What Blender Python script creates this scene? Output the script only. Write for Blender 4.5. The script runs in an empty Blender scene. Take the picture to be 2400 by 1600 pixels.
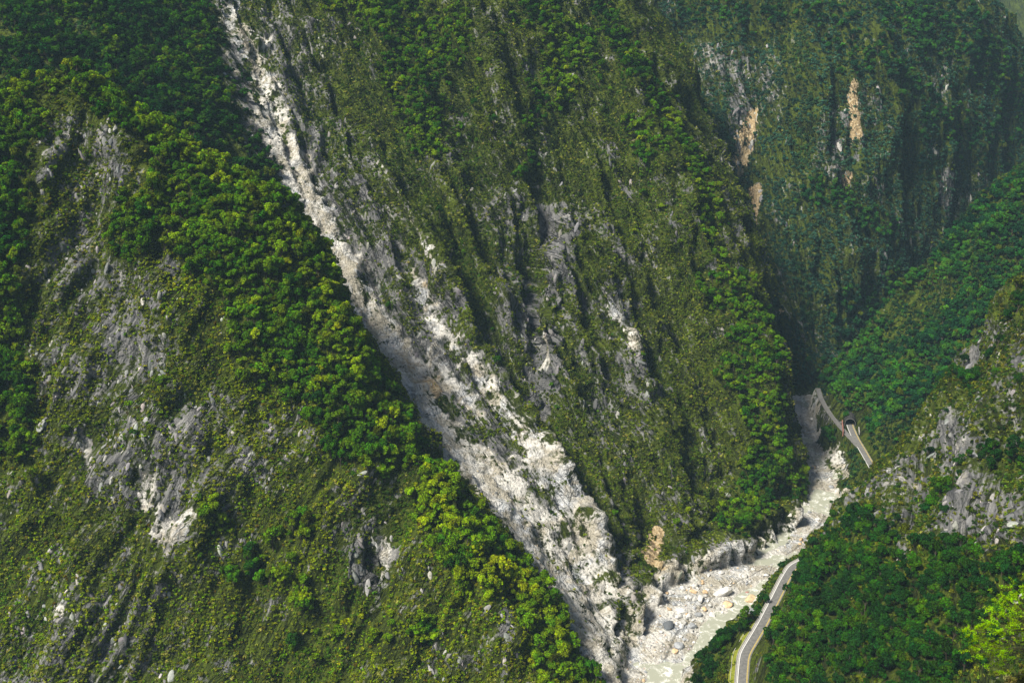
import bpy, bmesh, math, random
import numpy as np
from mathutils import Vector, Matrix

SC = bpy.context.scene
COL = SC.collection
rng = np.random.default_rng(7)
random.seed(7)
R = math.radians

# ------------------------------------------------------------------ camera
CAM_H = 450.0
PITCH = R(20.0)
FPX = 2573.0                                   # focal length in photograph pixels (2400 wide)
cam_data = bpy.data.cameras.new('camera')
cam_data.sensor_width = 36.0
cam_data.lens = FPX / 2400.0 * 36.0
cam_data.clip_start = 0.5
cam_data.clip_end = 30000.0
cam = bpy.data.objects.new('camera', cam_data)
COL.objects.link(cam)
cam.location = (0, 0, CAM_H)
cam.rotation_euler = (R(90) - PITCH, 0, 0)
SC.camera = cam

# ------------------------------------------------------------------ sky, sun, exposure
SUN_EL, SUN_AZ = R(53), R(236)                  # azimuth measured clockwise from +Y (north)
world = bpy.data.worlds.new('World')
SC.world = world
world.use_nodes = True
wn = world.node_tree
wn.nodes.clear()
w_out = wn.nodes.new('ShaderNodeOutputWorld')
w_bg = wn.nodes.new('ShaderNodeBackground')
w_sky = wn.nodes.new('ShaderNodeTexSky')
w_sky.sky_type = 'NISHITA'
w_sky.sun_disc = False
w_sky.sun_elevation = SUN_EL
w_sky.sun_rotation = SUN_AZ
w_sky.altitude = 500
w_sky.air_density = 1.0
w_sky.dust_density = 4.0
w_bg.inputs['Strength'].default_value = 0.05
wn.links.new(w_sky.outputs['Color'], w_bg.inputs['Color'])
wn.links.new(w_bg.outputs['Background'], w_out.inputs['Surface'])
sun_data = bpy.data.lights.new('sun', 'SUN')
sun_data.energy = 4.8
sun_data.angle = R(14)
sun_data.color = (1.0, 0.94, 0.82)
sun = bpy.data.objects.new('sun', sun_data)
COL.objects.link(sun)
sdir = Vector((math.sin(SUN_AZ) * math.cos(SUN_EL), math.cos(SUN_AZ) * math.cos(SUN_EL), math.sin(SUN_EL)))
sun.rotation_euler = sdir.to_track_quat('Z', 'Y').to_euler()
SC.view_settings.view_transform = 'Standard'
SC.view_settings.look = 'None'
SC.view_settings.gamma = 1.0
SC.view_settings.use_curve_mapping = False
SC.view_settings.exposure = 0.72
HAZE = 0.000046
SC.cycles.max_bounces = 3; SC.cycles.diffuse_bounces = 1; SC.cycles.volume_bounces = 0; SC.cycles.transmission_bounces = 2

# ------------------------------------------------------------------ numeric helpers
TAB = np.random.default_rng(11).random((64, 64, 64)).astype(np.float32)

def vnoise(x, y, z):
    xi = np.floor(x).astype(np.int32); yi = np.floor(y).astype(np.int32); zi = np.floor(z).astype(np.int32)
    fx = (x - xi).astype(np.float32); fy = (y - yi).astype(np.float32); fz = (z - zi).astype(np.float32)
    fx = fx * fx * (3 - 2 * fx); fy = fy * fy * (3 - 2 * fy); fz = fz * fz * (3 - 2 * fz)
    x0 = xi & 63; x1 = (xi + 1) & 63; y0 = yi & 63; y1 = (yi + 1) & 63; z0 = zi & 63; z1 = (zi + 1) & 63
    a = TAB[x0, y0, z0] * (1 - fx) + TAB[x1, y0, z0] * fx
    b = TAB[x0, y1, z0] * (1 - fx) + TAB[x1, y1, z0] * fx
    c = TAB[x0, y0, z1] * (1 - fx) + TAB[x1, y0, z1] * fx
    d = TAB[x0, y1, z1] * (1 - fx) + TAB[x1, y1, z1] * fx
    return (a * (1 - fy) + b * fy) * (1 - fz) + (c * (1 - fy) + d * fy) * fz      # 0..1

def fbm(x, y, z, octv=4, gain=0.5, ridged=False):
    s = 0.0; a = 1.0; t = 0.0
    for k in range(octv):
        n = vnoise(x * 2 ** k + 17.3 * k, y * 2 ** k + 5.1 * k, z * 2 ** k + 9.7 * k)
        if ridged:
            n = 1 - np.abs(2 * n - 1)
        s = s + a * n; t += a; a *= gain
    return s / t * 2 - 1                        # about -1..1

def sstep(a, b, x):
    t = np.clip((x - a) / (b - a), 0, 1)
    return t * t * (3 - 2 * t)

def seg_dist(px, py, pts, pz=None):
    """distance to a polyline (columns x, y[, z]), fractional index of the nearest point, signed side (left > 0)"""
    pts = np.asarray(pts, float)
    best = np.full(px.shape, 1e9); idx = np.zeros(px.shape); side = np.zeros(px.shape)
    for i in range(len(pts) - 1):
        a, b = pts[i], pts[i + 1]
        dx, dy = b[0] - a[0], b[1] - a[1]
        if pz is None:
            l2 = dx * dx + dy * dy + 1e-9
            t = np.clip(((px - a[0]) * dx + (py - a[1]) * dy) / l2, 0, 1)
            d = np.hypot(px - a[0] - t * dx, py - a[1] - t * dy)
        else:
            dz = b[2] - a[2]
            l2 = dx * dx + dy * dy + dz * dz + 1e-9
            t = np.clip(((px - a[0]) * dx + (py - a[1]) * dy + (pz - a[2]) * dz) / l2, 0, 1)
            d = np.sqrt((px - a[0] - t * dx) ** 2 + (py - a[1] - t * dy) ** 2 + (pz - a[2] - t * dz) ** 2)
        m = d < best
        best = np.where(m, d, best); idx = np.where(m, i + t, idx)
        side = np.where(m, dx * (py - a[1]) - dy * (px - a[0]), side)
    return best, idx, np.sign(side)

def along(pts, col, idx):
    return np.interp(idx, np.arange(len(pts)), np.asarray(pts, float)[:, col])

def pix_ray(u, v):
    a = (np.asarray(u, float) - 1200) / FPX; b = (np.asarray(v, float) - 800) / FPX
    return a, math.cos(PITCH) - b * math.sin(PITCH), -math.sin(PITCH) - b * math.cos(PITCH)

def at(u, v, Y):
    """world point on the sight line through a photograph pixel at northing Y"""
    a, dy, dz = pix_ray(u, v)
    t = Y / dy
    return (float(a * t), float(Y), float(CAM_H + dz * t))

def inside(px, py, poly):
    r = np.zeros(px.shape, bool)
    n = len(poly)
    for i in range(n):
        x0, y0 = poly[i]; x1, y1 = poly[(i + 1) % n]
        if y0 == y1: continue
        c = ((y0 > py) != (y1 > py)) & (px < (x1 - x0) * (py - y0) / (y1 - y0) + x0)
        r ^= c
    return r

# ------------------------------------------------------------------ the lie of the land: crests, gullies, river, road (metres)
RIVER = [(60, 230, 18), (62, 400, 18), (72, 500, 18), (91, 590, 20), (112, 640, 25), (137, 677, 29), (163, 705, 24),
         (195, 730, 11), (225, 760, 9), (252, 795, 14), (268, 825, 15), (274, 870, 12), (278, 920, 10), (286, 985, 10),
         (299, 1045, 11), (312, 1078, 9), (350, 1112, 8), (420, 1185, 15), (520, 1275, 15), (640, 1370, 15), (760, 1470, 15)]
ROAD = [(112, 300, 30), (122, 420, 30), (132, 510, 30), (139, 552, 30), (146, 580, 30), (164, 612, 30), (181, 645, 30),
        (191, 665, 30), (201, 683, 30), (226, 703, 29), (260, 738, 28), (288, 772, 27), (306, 808, 26), (310, 845, 25),
        (312, 885, 25), (313, 910, 25), (316, 938, 25), (324, 965, 25), (336, 990, 25)]
OLD_ROAD = [(311, 890, 25), (308, 915, 25.5), (305, 945, 26), (304, 975, 26.5), (305, 1000, 27), (308, 1022, 28)]
CHUTE = [(91, 597, 2), at(1440, 1520, 608), at(1290, 1370, 640), at(1180, 1230, 672), at(1060, 1080, 722), at(950, 930, 782), at(850, 740, 852),
         at(760, 590, 905), at(695, 430, 955), at(655, 330, 990), at(605, 200, 1035), at(545, 0, 1100), (-300, 1200, 480), (-340, 1320, 580)]
A_CREST = [(70, 530, 14), at(1340, 1600, 553), at(1185, 1350, 592), at(1070, 1200, 620), at(975, 1085, 643), at(905, 970, 673), at(830, 820, 698),
           at(755, 700, 720), at(665, 545, 746), at(625, 430, 760), at(545, 405, 775), at(400, 290, 795), at(200, 175, 805), at(120, 140, 806),
           at(40, 185, 800), (-450, 800, 335), (-560, 800, 330), (-680, 820, 330)]
B_CREST = [at(1885, 1225, 818), at(1880, 1080, 835), at(1862, 930, 860), at(1845, 845, 880), at(1745, 710, 935), at(1680, 590, 965), at(1635, 450, 1000),
           at(1560, 245, 1070), at(1480, 20, 1150), (60, 1290, 500), (-80, 1480, 640), (-150, 1700, 700)]
D_CREST = [at(1935, 895, 1072), at(1985, 805, 1100), at(2060, 690, 1140), at(2150, 590, 1180), at(2280, 500, 1220), at(2400, 435, 1260), (720, 1330, 250), (860, 1400, 330)]
E_CREST = [at(1885, 1318, 676), at(1920, 1275, 682), at(1965, 1222, 690), at(2045, 1105, 705), at(2115, 1040, 715), at(2180, 915, 735), at(2280, 880, 742), at(2310, 820, 752), at(2345, 725, 765),
           at(2400, 680, 780), (450, 800, 260), (560, 825, 330), (700, 850, 420), (860, 860, 500)]

ctrl = []
def poly_ctrl(pts, step=22.0, dz=0.0):
    pts = np.asarray(pts, float)
    for i in range(len(pts) - 1):
        n = max(1, int(np.linalg.norm(pts[i + 1][:2] - pts[i][:2]) / step))
        for k in range(n):
            p = pts[i] + (pts[i + 1] - pts[i]) * k / n
            ctrl.append((p[0], p[1], p[2] + dz))
    ctrl.append((pts[-1][0], pts[-1][1], pts[-1][2] + dz))
poly_ctrl(CHUTE); poly_ctrl(A_CREST, dz=-12); poly_ctrl(B_CREST, dz=-9); poly_ctrl(D_CREST, dz=-5); poly_ctrl(E_CREST, dz=-2)
poly_ctrl([(p[0], p[1], 0) for p in RIVER], 40)
for i in range(2, len(A_CREST), 1):                                          # face of the near left spur
    c = A_CREST[i]
    for d in (60, 120, 190, 270, 360, 470):
        z = c[2] - 1.10 * d
        if z > 4: ctrl.append((c[0] - .536 * d, c[1] - .845 * d, z))
for x in range(-640, 40, 90): ctrl.append((x, 300, 3)); ctrl.append((x, 420, 4))
for u, v, Y in [(450, 250, 955), (300, 100, 1000), (100, 40, 990), (350, 0, 1060), (0, 0, 1030), (490, 120, 1030), (200, 60, 990)]: ctrl.append(at(u, v, Y))
ctrl += [(-225, 862, 246), (-300, 868, 286), (-380, 876, 312), (-470, 890, 330), (-600, 900, 350), (-450, 1150, 500), (-600, 1150, 520), (-640, 1000, 430),
         (-340, 1160, 470), (-500, 1400, 650), (-350, 1500, 680), (-600, 1700, 750), (-400, 1750, 750)]
# big central face: extra points between slide and crest
for u, v, Y in [(1000, 500, 925), (1000, 100, 1075), (1250, 300, 1040), (1250, 600, 930), (1200, 900, 815), (1300, 1100, 752), (1450, 700, 925), (1450, 1000, 815),
                (1500, 1250, 742), (1650, 1000, 850), (1700, 1200, 792), (1350, 100, 1110), (800, 200, 1050), (1150, 0, 1120), (1600, 750, 930), (1040, 760, 850)]: ctrl.append(at(u, v, Y))
# back of the central mountain and the far face
for p in B_CREST[3:9]: ctrl.append((p[0] + 75, p[1] + 95, p[2] - 70))
for u, v, Y in [(1560, 200, 1400), (1700, 500, 1250), (1700, 200, 1370), (1800, 700, 1165), (1900, 850, 1098), (1900, 640, 1195), (1900, 470, 1262), (1900, 420, 1268), (1900, 200, 1350), (1900, 0, 1430), (1700, 0, 1440),
                (2050, 650, 1215), (2150, 500, 1290), (2150, 300, 1350), (2150, 100, 1430), (2150, 0, 1470), (2380, 400, 1360), (2380, 200, 1440), (2330, 0, 1530), (2400, 55, 1540)]: ctrl.append(at(u, v, Y))
ctrl += [(520, 1620, 520), (370, 1580, 520), (200, 1570, 500), (300, 1700, 640), (100, 1750, 720), (680, 1680, 260), (800, 1620, 240), (800, 1780, 200), (900, 1500, 240), (620, 1780, 420)]
# right mid spur
for u, v, Y in [(2200, 800, 1015), (2300, 700, 1045), (2400, 560, 1080), (2100, 930, 945), (2060, 1000, 898), (2150, 700, 1100), (2020, 900, 1010)]: ctrl.append(at(u, v, Y))
ctrl += [(372, 850, 62), (450, 880, 105), (560, 915, 165), (700, 960, 240), (860, 1000, 320), (860, 1200, 280)]
# right hillside above the road
for p, ks in ((ROAD[0], (40, 90, 150, 230, 320, 430, 560, 700)), (ROAD[1], (40, 90, 150, 230, 320, 430, 560)), (ROAD[3], (30, 70, 120, 180, 260, 350, 460, 580)), (ROAD[5], (25, 60, 100, 150, 220, 300, 400, 520)), (ROAD[7], (25, 55))):
    for d in ks: ctrl.append((p[0] + .91 * d, p[1] - .416 * d, 32 + 1.12 * d * (1 - .0004 * d)))
for p in ROAD[:9]: ctrl.append(p)
ctrl = np.array(ctrl, float)
# drop near-duplicates
keep = []
for i, p in enumerate(ctrl):
    if all((p[0] - ctrl[j][0]) ** 2 + (p[1] - ctrl[j][1]) ** 2 > 64 for j in keep): keep.append(i)
ctrl = ctrl[keep]
CC = 9.0
def rbf_phi(d2): return np.sqrt(d2 + CC * CC)
n_c = len(ctrl)
S = 400.0
d2 = ((ctrl[:, None, :2] - ctrl[None, :, :2]) ** 2).sum(-1)
Amat = np.zeros((n_c + 3, n_c + 3))
Amat[:n_c, :n_c] = rbf_phi(d2) - np.eye(n_c) * 1.5
P = np.c_[np.ones(n_c), ctrl[:, :2] / S]
Amat[:n_c, n_c:] = P; Amat[n_c:, :n_c] = P.T
sol = np.linalg.solve(Amat, np.r_[ctrl[:, 2], 0, 0, 0])

def rbf_eval(X, Y):
    X = X.ravel(); Y = Y.ravel(); out = np.zeros(X.shape)
    for s in range(0, len(X), 20000):
        x = X[s:s + 20000]; y = Y[s:s + 20000]
        q = (x[:, None] - ctrl[None, :, 0]) ** 2 + (y[:, None] - ctrl[None, :, 1]) ** 2
        out[s:s + 20000] = rbf_phi(q) @ sol[:n_c] + sol[n_c] + sol[n_c + 1] * x / S + sol[n_c + 2] * y / S
    return out

GX = np.arange(-640, 860, 1.9)
ys = [250.0]
while ys[-1] < 1790: ys.append(ys[-1] + (1.7 if ys[-1] < 1160 else min(3.6, 1.7 + (ys[-1] - 1160) * .01)))
GY = np.array(ys)
NX, NY = len(GX), len(GY)
# the smooth land is solved on a coarser grid and read back bilinearly
cx = np.linspace(GX[0], GX[-1], 301); cy = np.linspace(GY[0], GY[-1], 311)
cX, cY = np.meshgrid(cx, cy)
cH = rbf_eval(cX, cY).reshape(cX.shape)
def bil(gx, gy, G, x, y):
    fx = np.clip(np.interp(x, gx, np.arange(len(gx))), 0, len(gx) - 1.001); fy = np.clip(np.interp(y, gy, np.arange(len(gy))), 0, len(gy) - 1.001)
    i = fx.astype(int); j = fy.astype(int); a = fx - i; b = fy - j
    return (G[j, i] * (1 - a) + G[j, i + 1] * a) * (1 - b) + (G[j + 1, i] * (1 - a) + G[j + 1, i + 1] * a) * b
X, Y = np.meshgrid(GX, GY)
H = bil(cx, cy, cH, X, Y)

# ------------------------------------------------------------------ zones of the land (plan polygons)
chx = [(p[0], p[1]) for p in CHUTE]
riv = [(p[0], p[1]) for p in RIVER]
gullyA = [(-235, 868), (-300, 872), (-380, 880), (-470, 890), (-680, 900)]
gullyB = [(262, 830), (262, 890), (285, 960), (290, 1010), (268, 1080), (255, 1130), (235, 1180), (205, 1230), (170, 1300), (90, 1450), (0, 1800)]
gullyD = [(255, 790), (300, 815), (372, 850), (450, 880), (560, 915), (700, 960), (900, 1000)]
POLY_A = riv[:4] + chx[:9] + [(-210, 900)] + gullyA + [(-700, 200), (60, 200)]
POLY_A2 = [(-210, 900)] + gullyA + [(-700, 1800), (-360, 1800)] + chx[:7:-1]
POLY_B = riv[3:13] + gullyB[3:] + [(-360, 1800)] + chx[:2:-1] + chx[2::-1]
POLY_E = riv[:9] + gullyD + [(900, 200), (60, 200)]
POLY_D = riv[9:] + [(900, 1560), (900, 1000)] + gullyD[::-1]
def zone_of(x, y):
    z = np.full(x.shape, 4, int)                     # 4 = far mountain
    z[inside(x, y, POLY_B)] = 2
    z[inside(x, y, POLY_D)] = 3
    z[inside(x, y, POLY_E)] = 5
    z[inside(x, y, POLY_A2)] = 1
    z[inside(x, y, POLY_A)] = 0
    return z
ZONE = zone_of(X, Y)
STRIKE = np.array([(-.845, .536), (.5, .86), (.87, .5), (.75, -.66), (.98, .2), (.9, -.45)])

# sight-line intersection with the smooth land, used to set features and covers out on the slopes
def on_land(uv, G=None):
    uv = np.asarray(uv, float)
    a, dy, dz = pix_ray(uv[:, 0], uv[:, 1])
    t = np.full(len(uv), 330.0); done = np.zeros(len(uv), bool)
    hg = H if G is None else G
    for k in range(1100):
        h = bil(GX, GY, hg, a * t, dy * t)
        done |= (CAM_H + dz * t) <= h
        t = np.where(done, t, t + 1.5)
        if done.all(): break
    return np.c_[a * t, dy * t, bil(GX, GY, hg, a * t, dy * t)]

# ribs (+) and gullies (-): pixels along the line, height, half width (m)
FEAT = [
    ([(150, 170), (230, 260), (300, 420), (320, 600), (400, 780), (470, 900)], 9, 16),
    ([(240, 320), (200, 450), (170, 560)], -7, 14),
    ([(60, 300), (110, 420), (90, 560)], 6, 14),
    ([(330, 880), (450, 1130), (480, 1230), (400, 1400)], 7, 16),
    ([(600, 640), (640, 850), (760, 1060)], -8, 18),
    ([(960, 1120), (925, 1230), (900, 1330), (880, 1480)], -9, 11),
    ([(850, 1130), (830, 1280), (800, 1500)], 6, 14), ([(838, 1312), (862, 1308), (890, 1310)], -7, 5), ([(845, 1290), (885, 1288)], 4, 5),
    ([(1060, 1120), (1080, 1250), (1130, 1400), (1160, 1580)], 7, 14),
    ([(1180, 1330), (1230, 1450), (1260, 1590)], -6, 9),
    ([(560, 1130), (600, 1280), (560, 1500)], -6, 16),
    ([(700, 500), (760, 700), (880, 920)], 6, 12),
    # central face
    ([(870, 330), (960, 500), (1040, 640), (1150, 810), (1240, 960), (1330, 1150), (1420, 1330)], 8, 11),
    ([(900, 300), (1000, 480), (1100, 650), (1210, 850), (1260, 960)], -9, 13),
    ([(1060, 0), (1110, 130), (1190, 300), (1250, 390), (1270, 420)], 14, 15),
    ([(1000, 60), (1060, 220), (1110, 400), (1140, 560)], -7, 15),
    ([(1270, 430), (1255, 560), (1245, 760), (1270, 930), (1340, 1150)], -13, 10),
    ([(1335, 480), (1320, 640), (1265, 780), (1290, 900)], 9, 9),
    ([(1380, 560), (1430, 720), (1500, 900), (1570, 1120), (1600, 1280)], 12, 14),
    ([(1400, 860), (1470, 900), (1490, 960)], -8, 10),
    ([(1330, 150), (1420, 330), (1500, 520), (1560, 700), (1640, 900), (1700, 1100)], -9, 15),
    ([(1450, 120), (1520, 300), (1570, 520), (1640, 700)], 7, 14),
    ([(1490, 1180), (1510, 1300), (1525, 1420), (1520, 1520)], -12, 8),
    ([(1540, 1330), (1550, 1400), (1545, 1480), (1530, 1540)], 7, 9),
    ([(740, 100), (800, 250), (900, 480), (960, 640), (1060, 800)], -6, 12),
    # far face
    ([(1740, 0), (1780, 200), (1760, 420), (1800, 640)], -14, 20),
    ([(1860, 60), (1900, 260), (1880, 420)], 14, 22),
    ([(1870, 440), (1940, 455), (2010, 480), (2070, 520), (2110, 600)], 16, 18),
    ([(2040, 40), (2090, 200), (2160, 380), (2200, 480)], 15, 24),
    ([(1990, 250), (2000, 400)], -10, 14),
    ([(2200, 60), (2290, 240), (2350, 380)], -14, 22),
    ([(1620, 200), (1680, 330), (1720, 480)], 12, 18),
    # right spur and hillside
    ([(2120, 640), (2200, 700), (2110, 850)], -10, 18), ([(2380, 520), (2250, 660), (2150, 820), (2080, 930)], 9, 18),
    ([(2360, 700), (2310, 800), (2290, 880)], -8, 7), ([(2350, 720), (2380, 850), (2330, 1000)], 6, 12),
    ([(2180, 930), (2120, 1080), (2060, 1220), (2000, 1330)], 8, 14), ([(2240, 1000), (2200, 1150), (2120, 1300)], -9, 14),
    ([(2380, 1080), (2300, 1200), (2250, 1320)], -8, 12), ([(2280, 1000), (2260, 1150), (2230, 1280)], 7, 10),
]
for uv, amp, wid in FEAT:
    p = on_land(uv)
    x0, x1 = p[:, 0].min() - 4 * wid, p[:, 0].max() + 4 * wid; y0, y1 = p[:, 1].min() - 4 * wid, p[:, 1].max() + 4 * wid
    i0, i1 = np.searchsorted(GX, (x0, x1)); j0, j1 = np.searchsorted(GY, (y0, y1))
    d, idx, _ = seg_dist(X[j0:j1, i0:i1], Y[j0:j1, i0:i1], p)
    ends = sstep(0, .6, idx) * sstep(0, .6, len(p) - 1 - idx)
    H[j0:j1, i0:i1] += 1.9 * amp * np.exp(-(d / wid) ** 1.6) * (.25 + .75 * ends)

# river bed and gorge walls, road bench
d_r, i_r, s_r = seg_dist(X, Y, RIVER)
hw = along(RIVER, 2, i_r) + 5 * fbm(X / 22, Y / 22, X * 0 + 3, 3)
lat = d_r * s_r                                                             # >0 = west side
bed = -.9 + 1.0 * fbm(X / 14, Y / 14, X * 0, 4) + 3.4 * sstep(-16, 8, lat + 6 * fbm(X / 30, Y / 30, X * 0 + 8, 2)) * sstep(600, 640, Y) * (1 - sstep(715, 740, Y)) \
      + 2.2 * sstep(0, 14, lat) * (1 - sstep(596, 612, Y)) + 2.4 * sstep(845, 880, Y) * (.5 + fbm(X / 18, Y / 26, X * 0 + 4, 3)) + 1.3 * sstep(735, 770, Y) * (1 - sstep(800, 830, Y))
wall = np.maximum(0, d_r - hw)
steep = np.where(lat > 0, 1.9, 2.3)
Hc = np.minimum(np.maximum(H, bed + np.minimum(wall * 1.1, 14 + 0 * wall)), bed + 2 + wall * steep + 0.02 * wall ** 2)
k = sstep(-4, 3, d_r - hw)
H = bed * (1 - k) + Hc * k
def bench(H, line, half, fill=1.3):
    d, i, s = seg_dist(X, Y, line)
    z = along(line, 2, i)
    e = np.maximum(0, d - half)
    Hn = np.clip(H, z - fill * e - .02 * e * e, z + 1.7 * e + .05 * e * e)
    far = sstep(34, 46, d)
    return Hn * (1 - far) + H * far, d
H, _ = bench(H, [(p_[0] - 4, p_[1] + 1.5, p_[2]) for p_ in ROAD[1:6]], 9.5)
H, d_road = bench(H, OLD_ROAD, 3.2, 5.0)
H, dr2 = bench(H, ROAD[:16] + [(318, 941, 25)], 5.5)
d_road = np.minimum(d_road, dr2)
flat = np.minimum(sstep(4.5, 11, d_road - 6.5 * (1 - sstep(598, 622, Y))), sstep(-3, 5, d_r - hw))            # 0 on road and river bed

# ------------------------------------------------------------------ what covers the ground
LAND0 = H.copy()
st = STRIKE[ZONE]
sc = X * st[..., 0] + Y * st[..., 1]
wob = 14 * fbm(X / 60, Y / 60, H / 60, 2)
BREAK = .45 * fbm((sc + wob) / 13, H / 45, ZONE * 5.0, 4, .6) + .45 * fbm(X / 22, Y / 22, H / 30, 3) + .5 * fbm(X / 6, Y / 6, H / 9, 3, .6)
def stroke(acc, uv, rad, val=1.0, rough=.55):
    p = on_land(uv, LAND0)
    rad = np.asarray(rad, float) if np.ndim(rad) else np.full(len(p), float(rad))
    m = rad.max() * 2.2
    i0, i1 = np.searchsorted(GX, (p[:, 0].min() - m, p[:, 0].max() + m)); j0, j1 = np.searchsorted(GY, (p[:, 1].min() - m, p[:, 1].max() + m))
    sx, sy, sz = X[j0:j1, i0:i1], Y[j0:j1, i0:i1], LAND0[j0:j1, i0:i1]
    if sx.size == 0: return
    if len(p) == 1: p = np.r_[p, p + .1]; rad = np.r_[rad, rad]
    d, idx, _ = seg_dist(sx, sy, p, sz)
    r = np.interp(idx, np.arange(len(rad)), rad)
    w = sstep(1.45, .35, d / r + 1.5 * rough * BREAK[j0:j1, i0:i1] / .55) * val
    acc[j0:j1, i0:i1] = np.maximum(acc[j0:j1, i0:i1], w)

TREE = np.zeros(X.shape); ROCK = np.zeros(X.shape); PALE = np.zeros(X.shape); TAN = np.zeros(X.shape); BARE = np.zeros(X.shape)
for uv, r, v in [
    ([(150, 40), (60, 110), (15, 250), (15, 420)], 26, 1), ([(20, 450), (20, 800)], 14, .7), ([(10, 850), (20, 1050)], 16, .8),
    ([(30, 20), (200, 30), (400, 40), (440, 180), (300, 140), (480, 310)], 48, 1),
    ([(230, 200), (300, 260), (400, 330), (540, 440), (600, 560)], 24, 1), ([(330, 560), (420, 440), (500, 480)], 24, .9),
    ([(560, 415), (650, 430), (690, 560), (740, 690), (820, 830), (900, 960), (950, 1040)], 24, 1),
    ([(430, 560), (560, 650), (640, 750), (720, 880), (800, 980), (870, 1070)], 26, .95),
    ([(1000, 1090), (1080, 1190), (1180, 1320), (1280, 1450), (1370, 1590)], 15, 1), ([(1020, 1170), (1090, 1260), (1120, 1330)], 20, 1),
    ([(700, 1250), (560, 1340), (690, 1390), (480, 1210)], 11, .55), ([(1230, 1480), (1300, 1570)], 14, .9), ([(600, 1520), (760, 1480), (980, 1500)], 12, .45),
    ([(1680, 690), (1760, 760), (1830, 860), (1868, 980), (1890, 1100), (1890, 1200)], 20, 1), ([(1740, 800), (1800, 950), (1810, 1080), (1770, 1200), (1740, 1230)], 22, 1),
    ([(1410, 20), (1510, 200), (1580, 330), (1640, 460), (1660, 580)], 17, .9), ([(840, 20), (930, 60), (1020, 120)], 36, 1), ([(950, 180), (1000, 300)], 24, .8),
    ([(1250, 20), (1340, 120), (1300, 200)], 28, .8), ([(1250, 250), (1220, 420)], 16, .5), ([(1480, 330), (1540, 480)], 16, .5),
    ([(2000, 850), (2080, 720), (2200, 610), (2380, 470)], 40, 1), ([(2060, 930), (2180, 790), (2300, 690), (2390, 580)], 40, 1), ([(2030, 1010), (2090, 970), (2140, 920)], 16, 1),
    ([(1900, 1340), (2000, 1400), (2150, 1400), (2300, 1420)], 30, .85), ([(1850, 1470), (2000, 1500), (2150, 1540)], 40, .95), ([(1800, 1560), (1950, 1590)], 30, 1),
    ([(1640, 1590), (1680, 1550), (1730, 1490), (1790, 1440)], 13, 1), ([(1830, 1400), (1900, 1300), (1970, 1230)], 9, .9),
    ([(2200, 1200), (2300, 1080), (2390, 1080)], 10, .8), ([(2180, 925), (2280, 890), (2390, 700)], 10, .9), ([(2100, 1300), (2000, 1250)], 14, .6),
    ([(1600, 30), (1750, 60), (2000, 40)], 30, .5), ([(2150, 60), (2280, 120), (2390, 260)], 50, .9), ([(2050, 150), (2200, 300), (2330, 360)], 40, .6), ([(1900, 460), (2000, 490), (2080, 560)], 18, .8),
]: stroke(TREE, uv, r, v)
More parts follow.
